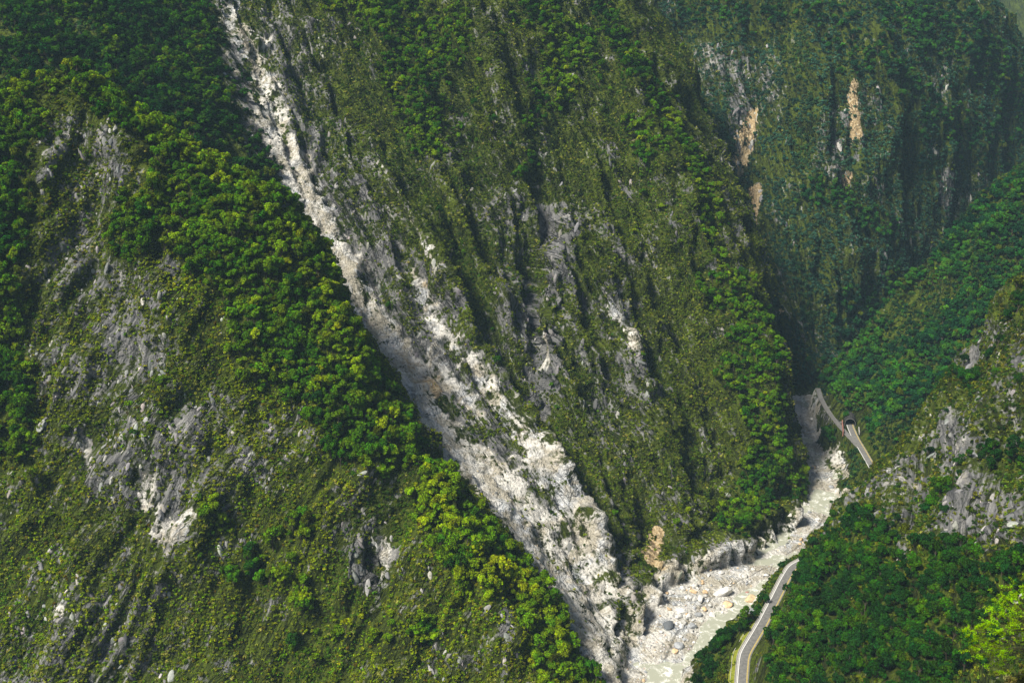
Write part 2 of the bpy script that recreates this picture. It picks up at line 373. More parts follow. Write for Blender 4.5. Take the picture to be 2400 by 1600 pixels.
for uv, r, v in [   # bare light rock of the slide and the gorge
    ([(535, 0), (570, 90), (610, 200), (645, 330)], [14, 19, 21, 17], .64), ([(515, 60), (530, 200), (570, 340)], 16, .34),
    ([(660, 345), (690, 410), (730, 500), (770, 590), (830, 710), (890, 800), (950, 910)], [15, 20, 23, 23, 25, 26, 26], .88),
    ([(950, 910), (1000, 990), (1060, 1060), (1150, 1150), (1230, 1270), (1310, 1400), (1390, 1530), (1440, 1600)], [20, 24, 28, 26, 24, 20, 16, 12], .92),
    ([(1090, 1040), (1170, 1120), (1260, 1230), (1340, 1340), (1410, 1460), (1470, 1590)], [12, 18, 24, 24, 18, 12], .72),
    ([(1060, 800), (1140, 900), (1210, 1000), (1290, 1130), (1370, 1260), (1430, 1380)], [14, 18, 18, 22, 22, 16], .56),
    ([(1000, 850), (1080, 920), (1120, 980)], 12, .6), ([(870, 340), (920, 450), (970, 540), (1040, 640)], [5, 6, 7, 7], .42), ([(960, 640), (1020, 760), (1090, 840)], 7, .5), ([(740, 60), (760, 160)], 4, .4),
    ([(1550, 1370), (1650, 1370), (1740, 1345), (1830, 1300), (1890, 1240)], [9, 11, 13, 11, 9], .95), ([(1545, 1420), (1535, 1500), (1525, 1560)], 9, .9), ([(1610, 1330), (1700, 1300)], 6, .5), ([(1590, 1540), (1610, 1600)], 8, .8),
    ([(1885, 1010), (1900, 1040), (1925, 1085)], [5, 6, 7], .9), ([(1960, 1190), (1990, 1150)], 7, .8), ([(1950, 1060), (1975, 1110)], 9, .7),
    ([(1425, 720), (1460, 770), (1480, 810)], 6, .6), ([(1270, 780), (1275, 860)], 5, .6), ([(1320, 190), (1350, 185)], 5, .6),
    ([(350, 1130), (350, 1220), (390, 1260)], 8, 0.46), ([(420, 1270), (460, 1215)], 4, 0.53), ([(405, 1290), (345, 1400)], 4, 0.37), ([(140, 1440)], 4, 0.56), ([(285, 1530), (270, 1590)], 7, 0.31), ([(190, 1030), (230, 1100)], 7, 0.31),
    ([(110, 360), (80, 420)], 7, 0.37), ([(230, 320), (250, 400)], 8, 0.31), ([(190, 640), (280, 650), (300, 720)], 7, 0.28), ([(300, 905), (250, 930)], 6, 0.37), ([(60, 1490), (160, 1480)], 6, 0.25),
    ([(928, 1190), (915, 1260), (905, 1330), (895, 1390), (875, 1460)], [2.2, 2.3, 2.5, 2.7, 3.5], .5),
    ([(2100, 1090), (2070, 1180), (2130, 1150)], 8, 0.34), ([(2180, 960), (2150, 1040)], 6, 0.37), ([(2270, 1010), (2260, 1130)], 7, 0.31), ([(2370, 900), (2340, 990)], 6, 0.34), ([(2080, 1320), (2110, 1290)], 6, 0.34), ([(2390, 1250), (2370, 1350)], 6, 0.25), ([(2320, 1290), (2350, 1200)], 7, 0.25),
    ([(1645, 125), (1660, 150)], 9, 0.31), ([(1740, 100), (1800, 160)], 8, 0.31), ([(1580, 15)], 7, 0.37), ([(2290, 240), (2330, 260)], 8, 0.31), ([(2210, 440), (2220, 480)], 6, 0.31), ([(1935, 330), (1945, 400), (1930, 415)], 6, 0.31), ([(1955, 680)], 3, 0.43), ([(2370, 610)], 5, 0.37),
]: stroke(PALE, uv, r, v, .3 if len(uv) > 5 and v > .6 else .55)
for uv, r, v in [([(1770, 270), (1745, 320), (1728, 360), (1725, 405)], [7, 12, 13, 9], .9), ([(1775, 450), (1766, 540), (1768, 620)], 7, .8), ([(1995, 210), (2000, 310), (1990, 420)], 7, .8), ([(1800, 690), (1830, 730)], 2.5, .8),
                 ([(1545, 1240), (1525, 1290), (1535, 1330)], [5, 8, 6], .95), ([(1480, 310), (1485, 330)], 3, .7), ([(985, 670)], 3, .6), ([(875, 280), (880, 300)], 3, .5), ([(1010, 890), (1040, 960)], 7, .5), ([(960, 850), (1000, 930)], 6, .4)]:
    stroke(TAN, uv, r, v)
for uv, r, v in [   # grey cliffs
    ([(120, 330), (230, 330), (260, 420)], 16, .6), ([(230, 520), (180, 560), (240, 480)], 16, .5), ([(170, 640), (280, 660), (310, 760), (300, 900), (330, 860)], 18, .6), ([(180, 900), (90, 800)], 14, .5),
    ([(230, 1060), (350, 1150), (400, 1200), (430, 1000)], 17, .6), ([(260, 1450), (300, 1560), (100, 1500)], 18, .5), ([(860, 1180), (860, 1320)], 10, .75), ([(840, 1310), (890, 1310)], 7, .9), ([(60, 1580), (200, 1590)], 14, .4),
    ([(1290, 520), (1300, 650), (1250, 720), (1280, 850), (1270, 950)], 14, .8), ([(1180, 470), (1220, 620), (1200, 760)], 16, .55), ([(1430, 700), (1480, 820), (1500, 930)], 14, .6), ([(1050, 280), (1000, 380)], 14, .5), ([(1500, 400), (1520, 460)], 8, .6),
    ([(1100, 850), (1150, 1000), (1120, 930)], 14, .8), ([(1330, 180), (1260, 180)], 10, .5), ([(1400, 850), (1420, 1050)], 14, .5), ([(1250, 1000), (1330, 1050)], 14, .4), ([(530, 20), (550, 120), (580, 280), (610, 350)], 24, .72), ([(700, 370), (790, 540), (890, 700), (990, 840), (1090, 950)], 30, .85), ([(640, 60), (680, 220), (720, 340)], 18, .6), ([(1150, 1050), (1260, 1180), (1350, 1320), (1430, 1480)], 26, .7),
    ([(1560, 1350), (1680, 1320), (1760, 1290), (1850, 1240)], 12, .7), ([(1660, 150), (1800, 170)], 22, .5), ([(1740, 260), (1730, 330)], 14, .6), ([(1960, 300), (1970, 400)], 18, .6), ([(2180, 180), (2190, 260)], 18, .5), ([(2210, 430), (2225, 500), (2290, 440)], 14, .6),
    ([(2350, 720), (2310, 800), (2280, 870), (2330, 780)], 9, .95), ([(2390, 780), (2390, 900)], 12, .7), ([(2240, 1030), (2280, 1150), (2350, 1250), (2390, 1180)], 16, .7), ([(2100, 1110), (2180, 1180), (2090, 1230)], 14, .6), ([(1940, 940), (1970, 1000)], 8, .6), ([(2030, 960), (1990, 960)], 8, .5),
]: stroke(ROCK, uv, r * 1.45, min(.80, v * 1.0) if 1000 < uv[0][0] < 1620 else min(.82, v) if uv[0][0] > 2200 else min(.76, v * .98), .8)
slide, _, _ = seg_dist(X, Y, CHUTE[:9])
PALE = np.maximum(PALE, .95 * (1 - sstep(-2, 6, d_r - hw)))                   # the river bed is pale rubble
PALE = np.maximum(PALE, .72 * (1 - sstep(4, 20, d_r - hw)) * sstep(560, 600, Y) * np.where(lat > 0, 1 - .75 * sstep(790, 830, Y), .5 * (1 - sstep(690, 720, Y))))
PALE *= 1 - sstep(1060, 1085, Y) * (d_r < 60)
ROCK = np.maximum(ROCK, np.maximum(PALE * .9, TAN))
ROCK = np.maximum(ROCK, (np.array([.33, .05, .31, .08, .24, .28])[ZONE] + .5 * BREAK) * (1 - .8 * TREE)).clip(0, 1)

# relief of the ground itself, pushed out along the slope
gy, gx = np.gradient(H, GY, GX)
nl = np.sqrt(gx * gx + gy * gy + 1)
Nx, Ny, Nz = -gx / nl, -gy / nl, 1 / nl
steepn = sstep(.35, .9, np.hypot(gx, gy))
rib1 = fbm((sc + wob) / 34, H / 190, ZONE * 7.3, 3, ridged=True)
rib2 = fbm((sc + .5 * wob) / 10, H / 55, ZONE * 3.1 + 40, 2, ridged=True)
crag = fbm(X / 24 + 3, Y / 24, H / 30, 3, .55, ridged=True)
big = fbm(X / 70, Y / 70, H / 70, 4)
fine = fbm(X / 10, Y / 10, H / 10, 2, .6)
chip = fbm(X / 9 + 30, Y / 9, H / 13, 2, .6, ridged=True)
rib1 = rib1 - rib1.mean(); rib2 = rib2 - rib2.mean(); crag = crag - crag.mean()
zamp = np.array([.95, .8, 1.75, .9, 1.15, 1.0])[ZONE]
onslide = 1 - .75 * sstep(.3, .8, PALE) * (1 - sstep(14, 30, slide))
disp = flat * (zamp * (7.0 * big + 10.5 * rib1 * steepn * onslide + 4.5 * rib2 * steepn * onslide + 5.0 * crag * steepn * onslide) + 1.6 * fine + (ROCK * 3.2 + .8) * chip)
disp += (1 - flat) * sstep(3, 8, d_road) * .35 * fine
VX, VY, VZ = X + Nx * disp, Y + Ny * disp, H + Nz * disp
STREAK = rib2 * .4 + rib1 * .6

# ------------------------------------------------------------------ materials
def new_mat(name):
    m = bpy.data.materials.new(name); m.use_nodes = True
    nt = m.node_tree; nt.nodes.clear()
    out = nt.nodes.new('ShaderNodeOutputMaterial')
    return m, nt, out
class NG:
    """tiny node-graph helper"""
    def __init__(s, nt): s.nt = nt
    def n(s, typ, **kw):
        nd = s.nt.nodes.new(typ)
        for k, v in kw.items():
            if k.startswith('_'): setattr(nd, k[1:], v)
        return nd
    def link(s, a, b): s.nt.links.new(a, b)
    def val(s, sock, v):
        if hasattr(v, 'is_linked') or isinstance(v, bpy.types.NodeSocket): s.link(v, sock)
        else: sock.default_value = v
    def math(s, op, a, b=0.0, c=None, clamp=False):
        nd = s.n('ShaderNodeMath'); nd.operation = op; nd.use_clamp = clamp
        s.val(nd.inputs[0], a); s.val(nd.inputs[1], b)
        if c is not None: s.val(nd.inputs[2], c)
        return nd.outputs[0]
    def mix(s, f, a, b):
        nd = s.n('ShaderNodeMix'); nd.data_type = 'RGBA'
        s.val(nd.inputs[0], f); s.val(nd.inputs[6], a); s.val(nd.inputs[7], b)
        return nd.outputs[2]
    def noise(s, vec, scale, detail=4.0, rough=.55, dist=0.0):
        nd = s.n('ShaderNodeTexNoise'); s.link(vec, nd.inputs['Vector'])
        nd.inputs['Scale'].default_value = scale; nd.inputs['Detail'].default_value = detail
        nd.inputs['Roughness'].default_value = rough; nd.inputs['Distortion'].default_value = dist
        return nd.outputs['Fac']
    def mapping(s, vec, scale=(1, 1, 1), rot=(0, 0, 0)):
        nd = s.n('ShaderNodeMapping'); s.link(vec, nd.inputs['Vector'])
        nd.inputs['Scale'].default_value = scale; nd.inputs['Rotation'].default_value = rot
        return nd.outputs['Vector']
    def ramp(s, f, stops):
        nd = s.n('ShaderNodeValToRGB'); s.link(f, nd.inputs['Fac'])
        e = nd.color_ramp.elements
        while len(e) < len(stops): e.new(.5)
        for k, (p, c) in enumerate(stops):
            e[k].position = p; e[k].color = (*c, 1) if len(c) == 3 else c
        return nd.outputs['Color']
    def smooth(s, x, lo, hi):
        nd = s.n('ShaderNodeMapRange'); nd.interpolation_type = 'SMOOTHSTEP'
        s.val(nd.inputs['Value'], x); nd.inputs['From Min'].default_value = lo; nd.inputs['From Max'].default_value = hi
        return nd.outputs['Result']
    def attr(s, name, typ='GEOMETRY', out='Fac'):
        nd = s.n('ShaderNodeAttribute'); nd.attribute_name = name; nd.attribute_type = typ
        return nd.outputs[out]
    def bsdf(s, col, rough=.9, normal=None, spec=.2):
        nd = s.n('ShaderNodeBsdfPrincipled')
        s.val(nd.inputs['Base Color'], col if not isinstance(col, tuple) else (*col, 1)); s.val(nd.inputs['Roughness'], rough)
        nd.inputs['Specular IOR Level'].default_value = spec
        if normal is not None: s.link(normal, nd.inputs['Normal'])
        return nd.outputs['BSDF']
    def bump(s, h, strength, dist, prev=None):
        nd = s.n('ShaderNodeBump'); s.link(h, nd.inputs['Height'])
        nd.inputs['Strength'].default_value = strength; nd.inputs['Distance'].default_value = dist
        if prev is not None: s.link(prev, nd.inputs['Normal'])
        return nd.outputs['Normal']

def terrain_material():
    m, nt, out = new_mat('hillside_ground')
    g = NG(nt)
    pos = g.n('ShaderNodeTexCoord').outputs['Object']
    rock, pale, tan, moss, strk = g.attr('rock'), g.attr('pale'), g.attr('tan'), g.attr('moss'), g.attr('streak')
    n_s = g.noise(pos, .42, 5, .62); n_m = g.noise(pos, .12, 5, .6); n_l = g.noise(pos, .028, 4, .55); n_f = g.noise(pos, 1.5, 4, .65)
    sep = g.n('ShaderNodeSeparateXYZ'); g.link(pos, sep.inputs[0])
    cmb = g.n('ShaderNodeCombineXYZ')
    g.link(g.math('MULTIPLY', g.attr('strikepos'), .36), cmb.inputs[0]); g.link(g.math('MULTIPLY', sep.outputs[2], .055), cmb.inputs[1])
    tall = g.noise(cmb.outputs[0], 1.0, 6, .65, .6)
    # ground between the plants: dry grass, moss, earth
    dry = g.ramp(n_s, [(.25, (.010, .009, .003)), (.45, (.040, .050, .005)), (.60, (.115, .140, .008)), (.8, (.22, .245, .018))])
    green = g.ramp(n_s, [(.25, (.004, .007, .002)), (.47, (.028, .045, .006)), (.75, (.09, .13, .010))])
    ground = g.mix(g.smooth(g.math('ADD', g.math('MULTIPLY', n_l, .7), g.math('ADD', g.math('MULTIPLY', n_m, .5), g.math('MULTIPLY', moss, .45))), .52, .95), dry, green)
    ground = g.mix(g.smooth(tall, .36, .62), g.mix(.75, ground, (.010, .012, .004, 1)), g.mix(.35, ground, (.125, .165, .010, 1)))
    # grey schist and marble
    grey = g.ramp(tall, [(.25, (.02, .021, .023)), (.42, (.075, .077, .082)), (.58, (.19, .19, .187)), (.75, (.40, .395, .375))])
    grey = g.mix(g.smooth(n_f, .58, .75), grey, (.06, .062, .066, 1))
    light = g.ramp(g.math('ADD', g.math('MULTIPLY', n_s, .6), g.math('MULTIPLY', n_f, .4)), [(.30, (.20, .195, .18)), (.43, (.52, .505, .47)), (.56, (.72, .70, .645)), (.72, (.84, .825, .78))])
    bluish = g.ramp(g.noise(g.mapping(pos, (.5, .5, .9), (.5, .4, 0)), .8, 5, .65, 1.2), [(.3, (.13, .15, .18)), (.5, (.42, .44, .46)), (.62, (.78, .78, .77))])
    light = g.mix(g.smooth(n_l, .47, .6), light, bluish)
    warm = g.ramp(g.math('ADD', g.math('MULTIPLY', n_s, .5), g.math('MULTIPLY', n_f, .5)), [(.32, (.16, .145, .115)), (.5, (.40, .37, .30)), (.68, (.66, .62, .53))])
    light = g.mix(g.smooth(g.noise(pos, .05, 5, .65, .5), .46, .58), light, warm)
    ochre = g.ramp(n_s, [(.3, (.22, .15, .08)), (.5, (.44, .33, .18)), (.72, (.66, .57, .40))])
    rk = g.mix(g.smooth(g.math('ADD', pale, g.math('MULTIPLY', g.math('SUBTRACT', n_m, .5), 1.3)), .28, .62), grey, light)
    rk = g.mix(g.smooth(g.math('ADD', tan, g.math('MULTIPLY', g.math('SUBTRACT', n_m, .5), 1.0)), .25, .6), rk, ochre)
    # rock shows where the cover is thin: stored cover, slope streaks and broken edges
    e = g.math('ADD', rock, g.math('MULTIPLY', g.math('SUBTRACT', n_m, .5), 1.35))
    e = g.math('ADD', e, g.math('MULTIPLY', g.math('SUBTRACT', n_s, .5), .9))
    e = g.math('ADD', e, g.math('MULTIPLY', strk, .28))
    e = g.math('ADD', e, g.math('MULTIPLY', g.math('SUBTRACT', tall, .5), 1.1))
    vor = g.n('ShaderNodeTexVoronoi'); vor.feature = 'DISTANCE_TO_EDGE'; vor.inputs['Scale'].default_value = 1.0
    cm2 = g.n('ShaderNodeCombineXYZ')
    g.link(g.math('ADD', g.math('MULTIPLY', g.attr('strikepos'), .34), g.math('MULTIPLY', n_m, 1.6)), cm2.inputs[0]); g.link(g.math('ADD', g.math('MULTIPLY', sep.outputs[2], .16), g.math('MULTIPLY', n_s, .8)), cm2.inputs[1])
    g.link(cm2.outputs[0], vor.inputs['Vector'])
    crack = g.smooth(vor.outputs['Distance'], .0, .16)
    crk = g.math('MULTIPLY', g.math('SUBTRACT', 1.0, crack), g.math('MULTIPLY', g.smooth(n_l, .42, .62), g.math('SUBTRACT', .62, g.math('MULTIPLY', pale, .5), clamp=True)))
    rk = g.mix(crk, rk, (.02, .02, .021, 1))
    col = g.mix(g.smooth(e, .42, .66), ground, rk)
    h = g.math('ADD', g.math('MULTIPLY', crk, -.8), g.math('MULTIPLY', n_s, .7), g.math('MULTIPLY', n_f, .35))
    h = g.math('ADD', h, g.math('MULTIPLY', tall, .5))
    nrm = g.bump(h, 1.0, 4.5)
    g.link(g.bsdf(col, .92, nrm, .12), out.inputs['Surface'])
    return m
M_LAND = terrain_material()

def foliage_material(name, source):
    m, nt, out = new_mat(name); g = NG(nt)
    if source == 'instance':
        col = g.attr('tint', 'INSTANCER', 'Color')
    elif source == 'object':
        col = g.n('ShaderNodeObjectInfo').outputs['Color']
    sh = g.attr('leafshade')                                     # each leaf spray's own tone
    hsv = g.n('ShaderNodeHueSaturation'); g.link(col, hsv.inputs['Color'])
    g.link(g.math('ADD', g.math('MULTIPLY', sh, .05), .475), hsv.inputs['Hue'])
    g.link(g.math('ADD', g.math('MULTIPLY', sh, 1.5), .2), hsv.inputs['Value'])
    c = hsv.outputs['Color']
    d = g.n('ShaderNodeBsdfDiffuse'); g.link(c, d.inputs['Color'])
    t = g.n('ShaderNodeBsdfTranslucent'); g.link(c, t.inputs['Color'])
    mx = g.n('ShaderNodeMixShader'); mx.inputs[0].default_value = .22
    g.link(d.outputs[0], mx.inputs[1]); g.link(t.outputs[0], mx.inputs[2])
    g.link(mx.outputs[0], out.inputs['Surface'])
    return m
M_LEAF_I = foliage_material('leaves_of_forest', 'instance')
M_LEAF_O = foliage_material('leaves_of_tree', 'object')

def plain(name, c0, c1, scale, rough=.85, bump=.4, bdist=.1, spec=.2, detail=5):
    m, nt, out = new_mat(name); g = NG(nt)
    pos = g.n('ShaderNodeTexCoord').outputs['Object']
    n = g.noise(pos, scale, detail, .62)
    col = g.ramp(n, [(.3, c0), (.7, c1)])
    g.link(g.bsdf(col, rough, g.bump(n, bump, bdist), spec), out.inputs['Surface'])
    return m
M_BARK = plain('bark', (.035, .028, .02), (.12, .10, .075), 3.0)

# ------------------------------------------------------------------ helpers for objects
def tag(o, label=None, cat=None, group=None, kind=None):
    if label: o['label'] = label
    if cat: o['category'] = cat
    if group: o['group'] = group
    if kind: o['kind'] = kind
    return o
def mesh_np(name, verts, faces, mat=None, smooth=True):
    me = bpy.data.meshes.new(name)
    verts = np.asarray(verts, np.float32); faces = np.asarray(faces, np.int32)
    nf, k = faces.shape
    me.vertices.add(len(verts)); me.vertices.foreach_set('co', verts.ravel())
    me.loops.add(nf * k); me.loops.foreach_set('vertex_index', faces.ravel())
    me.polygons.add(nf); me.polygons.foreach_set('loop_start', np.arange(0, nf * k, k, dtype=np.int32))
    me.polygons.foreach_set('use_smooth', np.full(nf, smooth))
    me.update(calc_edges=True)
    if mat: me.materials.append(mat)
    return me
def link(name, me, parent=None, loc=None):
    o = bpy.data.objects.new(name, me); COL.objects.link(o)
    if parent: o.parent = parent
    if loc is not None: o.location = loc
    return o
def set_attr(me, name, vals, dom='POINT'):
    a = me.attributes.new(name, 'FLOAT', dom); a.data.foreach_set('value', np.asarray(vals, np.float32).ravel())

# ------------------------------------------------------------------ the land, one object for each mountain side
idg = np.arange(NX * NY).reshape(NY, NX)
quads = np.stack([idg[:-1, :-1], idg[:-1, 1:], idg[1:, 1:], idg[1:, :-1]], -1).reshape(-1, 4)
LV = np.stack([VX, VY, VZ], -1).reshape(-1, 3)
qx, qy = LV[quads].mean(1)[:, 0], LV[quads].mean(1)[:, 1]
qz = zone_of((X[:-1, :-1] + 1).ravel(), (Y[:-1, :-1] + 1).ravel())
bedmask = (d_r - hw)[:-1, :-1].ravel() < 0
qz[bedmask] = 6
NAMES = ['left_hillside', 'left_rear_hillside', 'central_mountain', 'right_rear_hillside', 'far_mountain', 'right_hillside', 'river_bed']
LABELS = ['near green spur on the left with grey crags', 'dark forested slope behind the left spur', 'tall central mountain face scarred by a pale landslide',
          'forested spur above the tunnel mouth', 'hazy blue-green far mountain wall', 'steep green hillside above the road at lower right', 'pale stony bed of the gorge river']
MOSS = np.array([.85, .9, .70, .9, 1.5, .8])[ZONE] + .5 * TREE
attrs = {'rock': ROCK * (1 - .8 * TREE * (1 - PALE)), 'pale': PALE, 'tan': TAN, 'moss': MOSS, 'streak': STREAK * steepn, 'strikepos': sc + .6 * wob}
for zi in range(7):
    q = quads[qz == zi]
    used, inv = np.unique(q, return_inverse=True)
    me = mesh_np(NAMES[zi], LV[used], inv.reshape(-1, 4), M_LAND)
    for k_, v_ in attrs.items(): set_attr(me, k_, v_.ravel()[used])
    tag(link(NAMES[zi], me), LABELS[zi], kind='structure')

# ------------------------------------------------------------------ distant mountain beyond the far crest
fxs, fys = np.meshgrid(np.linspace(700, 2600, 150), np.linspace(2300, 3700, 110))
fz = 760 * np.exp(-((fxs - 1750) / 900) ** 2 - ((fys - 3300) / 620) ** 2) + 110 * fbm(fxs / 260, fys / 260, fxs * 0, 5, .5, ridged=True) - 60
fi = np.arange(fxs.size).reshape(fxs.shape)
me = mesh_np('distant_mountain', np.stack([fxs, fys, fz], -1).reshape(-1, 3), np.stack([fi[:-1, :-1], fi[:-1, 1:], fi[1:, 1:], fi[1:, :-1]], -1).reshape(-1, 4), M_LAND)
for k_, v_ in (('rock', .1), ('pale', 0), ('tan', 0), ('moss', 1.0), ('streak', 0)): set_attr(me, k_, np.full(fxs.size, v_))
set_attr(me, 'strikepos', fxs.ravel())
tag(link('distant_mountain', me), 'blue distant mountain at the top right corner', kind='structure')

# ------------------------------------------------------------------ river water
def ribbon(name, line, offs, mat, z_add=0.0, parent=None, step=3.0, thick=0.0, heights=None):
    """strip following a plan line; offs = lateral offsets (+ = right of travel); heights = extra z for each offset"""
    pts = np.asarray(line, float)
    seg = np.r_[0, np.cumsum(np.linalg.norm(np.diff(pts[:, :2], axis=0), axis=1))]
    s = np.linspace(0, seg[-1], max(2, int(seg[-1] / step)))
    p = np.stack([np.interp(s, seg, pts[:, k]) for k in range(3)], -1)
    for _ in range(4): p[1:-1] = .25 * p[:-2] + .5 * p[1:-1] + .25 * p[2:]
    t = np.gradient(p[:, :2], axis=0); t /= np.linalg.norm(t, axis=1)[:, None]
    nrm = np.stack([t[:, 1], -t[:, 0]], -1)
    m_ = len(offs)
    V = np.zeros((len(s), m_, 3))
    for k, o in enumerate(offs):
        V[:, k, :2] = p[:, :2] + nrm * o
        V[:, k, 2] = p[:, 2] + z_add + (heights[k] if heights else 0)
    idn = np.arange(len(s) * m_).reshape(len(s), m_)
    F = np.stack([idn[:-1, :-1], idn[:-1, 1:], idn[1:, 1:], idn[1:, :-1]], -1).reshape(-1, 4)
    return link(name, mesh_np(name, V.reshape(-1, 3), F, mat), parent)

def water_material():
    m, nt, out = new_mat('silty_water'); g = NG(nt)
    pos = g.n('ShaderNodeTexCoord').outputs['Object']
    n = g.noise(pos, .16, 6, .65, .8); f = g.noise(pos, .9, 4, .6, 1.5)
    col = g.mix(g.smooth(g.math('ADD', g.math('MULTIPLY', n, .75), g.math('MULTIPLY', f, .25)), .50, .64), (.33, .34, .27, 1), (.80, .80, .75, 1))
    g.link(g.bsdf(col, .22, g.bump(f, .35, .4), .5), out.inputs['Surface'])
    return m
rp = [(p[0], p[1], 0) for p in RIVER]
tag(ribbon('river', rp, [-42, -28, -14, 0, 14, 28, 42], water_material(), -.35, step=4), 'shallow silty river running through the gorge', kind='structure')

# ------------------------------------------------------------------ road
M_ASPH = plain('asphalt', (.10, .10, .097), (.19, .186, .178), .5, .9, .2, .02)
M_CONC = plain('pale_concrete', (.26, .25, .23), (.44, .43, .40), .9, .85, .2, .03)
M_WHITE = plain('white_paint', (.70, .70, .68), (.86, .86, .84), 2.0, .6, .1, .01)
M_YELL = plain('yellow_paint', (.52, .38, .05), (.68, .52, .10), 2.0, .6, .1, .01)
M_VERGE = plain('verge_grass', (.10, .13, .012), (.26, .27, .03), .8, .95, .6, .3)
M_RED = plain('red_brown_wall', (.22, .10, .08), (.36, .19, .15), .7, .9, .3, .05)
M_DARK = plain('tunnel_lining', (.02, .02, .02), (.05, .05, .05), .5, .95, .2, .05)
road = tag(ribbon('road', ROAD, [-3.4, 0, 3.6], M_ASPH, .10), 'grey asphalt road winding along the gorge side', kind='structure')
ribbon('shoulder', ROAD[:13], [-4.5, -3.4], M_CONC, .12, road)
ribbon('edge_line', ROAD, [-3.15, -2.80], M_WHITE, .108, road)
ribbon('edge_line', ROAD, [2.15, 2.35], M_YELL, .108, road)
ribbon('edge_line', ROAD, [2.60, 2.80], M_YELL, .108, road)
old = tag(ribbon('old_road', OLD_ROAD, [-2.2, 0, 2.2], M_ASPH, .06), 'pale disused road leading past the tunnel mouth', kind='structure')
ribbon('kerb', OLD_ROAD, [-2.6, -2.55, -2.25, -2.2], M_ASPH, 0, old, heights=[-.4, .55, .55, -.1])
ribbon('kerb', ROAD[:13], [-4.95, -4.9, -4.55, -4.5], M_CONC, .1, road, heights=[-1.2, .45, .45, -.2])
tag(ribbon('grass_verge', ROAD[2:6], [-10.2, -8, -5.0], M_VERGE, .06, heights=[-.7, .0, .05]), 'yellow-green grass verge beside the road', kind='structure')
ribbon('walkway', ROAD[2:6], [-7.6, -7.3], M_CONC, .17, bpy.data.objects['grass_verge'])

# tunnel mouth
def arch_profile(hw_, hgt, n=14):
    pts = [(-hw_, -1.0)]
    for k in range(n + 1):
        a = math.pi - math.pi * k / n
        pts.append((hw_ * math.cos(a), (hgt - hw_) + hw_ * math.sin(a)))
    pts.append((hw_, -1.0))
    return np.array(pts)
TUN = Vector((316.2, 939.0, 25.1)); tdir = Vector((.24, .97, 0)).normalized(); tright = Vector((tdir.y, -tdir.x, 0))
def sweep(profile_a, profile_b, d0, d1):
    pa = [TUN + tright * x + Vector((0, 0, z)) + tdir * d0 for x, z in profile_a]
    pb = [TUN + tright * x + Vector((0, 0, z)) + tdir * d1 for x, z in profile_b]
    n = len(pa)
    return np.array([tuple(v) for v in pa + pb]), [(i, i + 1, n + i + 1, n + i) for i in range(n - 1)]
tun = bpy.data.objects.new('tunnel_portal', None); COL.objects.link(tun); tun.location = TUN
tag(tun, 'dark arched road tunnel mouth with a pale rim', 'tunnel')
def tun_part(name, v, f, mat):
    o = link(name, mesh_np(name, v - np.array(TUN), f, mat, False), tun); return o
inner, outer = arch_profile(4.4, 7.0), arch_profile(4.8, 7.4)
v, f = sweep(inner, inner, -2.0, 40); tun_part('lining', v, f, M_DARK)
v, f = sweep(outer, outer, -2.0, 14); tun_part('canopy', v, f, M_DARK)
v, f = sweep(inner, outer, -2.0, -2.0); tun_part('arch_rim', v, f, M_ASPH)
o2 = arch_profile(5.4, 8.1); o3 = arch_profile(5.75, 8.5)
v, f = sweep(o2, o3, 2.0, 2.6); tun_part('arch_band', v, f, M_DARK)
v = np.array([tuple(TUN + tright * x + Vector((0, 0, z)) + tdir * 39.9) for x, z in inner]); n_ = len(v)
me = bpy.data.meshes.new('end_wall'); me.from_pydata([tuple(p - np.array(TUN)) for p in v], [], [tuple(range(n_))]); me.materials.append(M_DARK); link('end_wall', me, tun)
def wall_thing(name, label, cat, base, direction, length, hgt, thick, mat, segs=4):
    e = bpy.data.objects.new(name, None); COL.objects.link(e); e.location = base; tag(e, label, cat)
    dv = Vector(direction).normalized(); rv = Vector((dv.y, -dv.x, 0))
    for k in range(segs):
        a, b = dv * (length * k / segs + .05), dv * (length * (k + 1) / segs - .05)
        h = hgt * (1 - .12 * (k % 2))
        cs = [a - rv * thick, b - rv * thick, b + rv * thick, a + rv * thick]
        vs = [tuple(c + Vector((0, 0, -1.5))) for c in cs] + [tuple(c + Vector((0, 0, h))) for c in cs]
        fs = [(0, 1, 5, 4), (1, 2, 6, 5), (2, 3, 7, 6), (3, 0, 4, 7), (4, 5, 6, 7)]
        link('wall_panel', mesh_np('wall_panel', vs, fs, mat, False), e)
    return e
wall_thing('retaining_wall', 'red-brown retaining wall on the left side of the tunnel mouth', 'wall', TUN - tright * 7.0 - tdir * 24, tdir, 26, 3.6, .4, M_RED, 5)
wall_thing('guard_wall', 'pale guard wall on the right side of the tunnel mouth', 'wall', TUN + tright * 7.6 - tdir * 20, tdir, 13, 2.2, .35, M_CONC, 3)

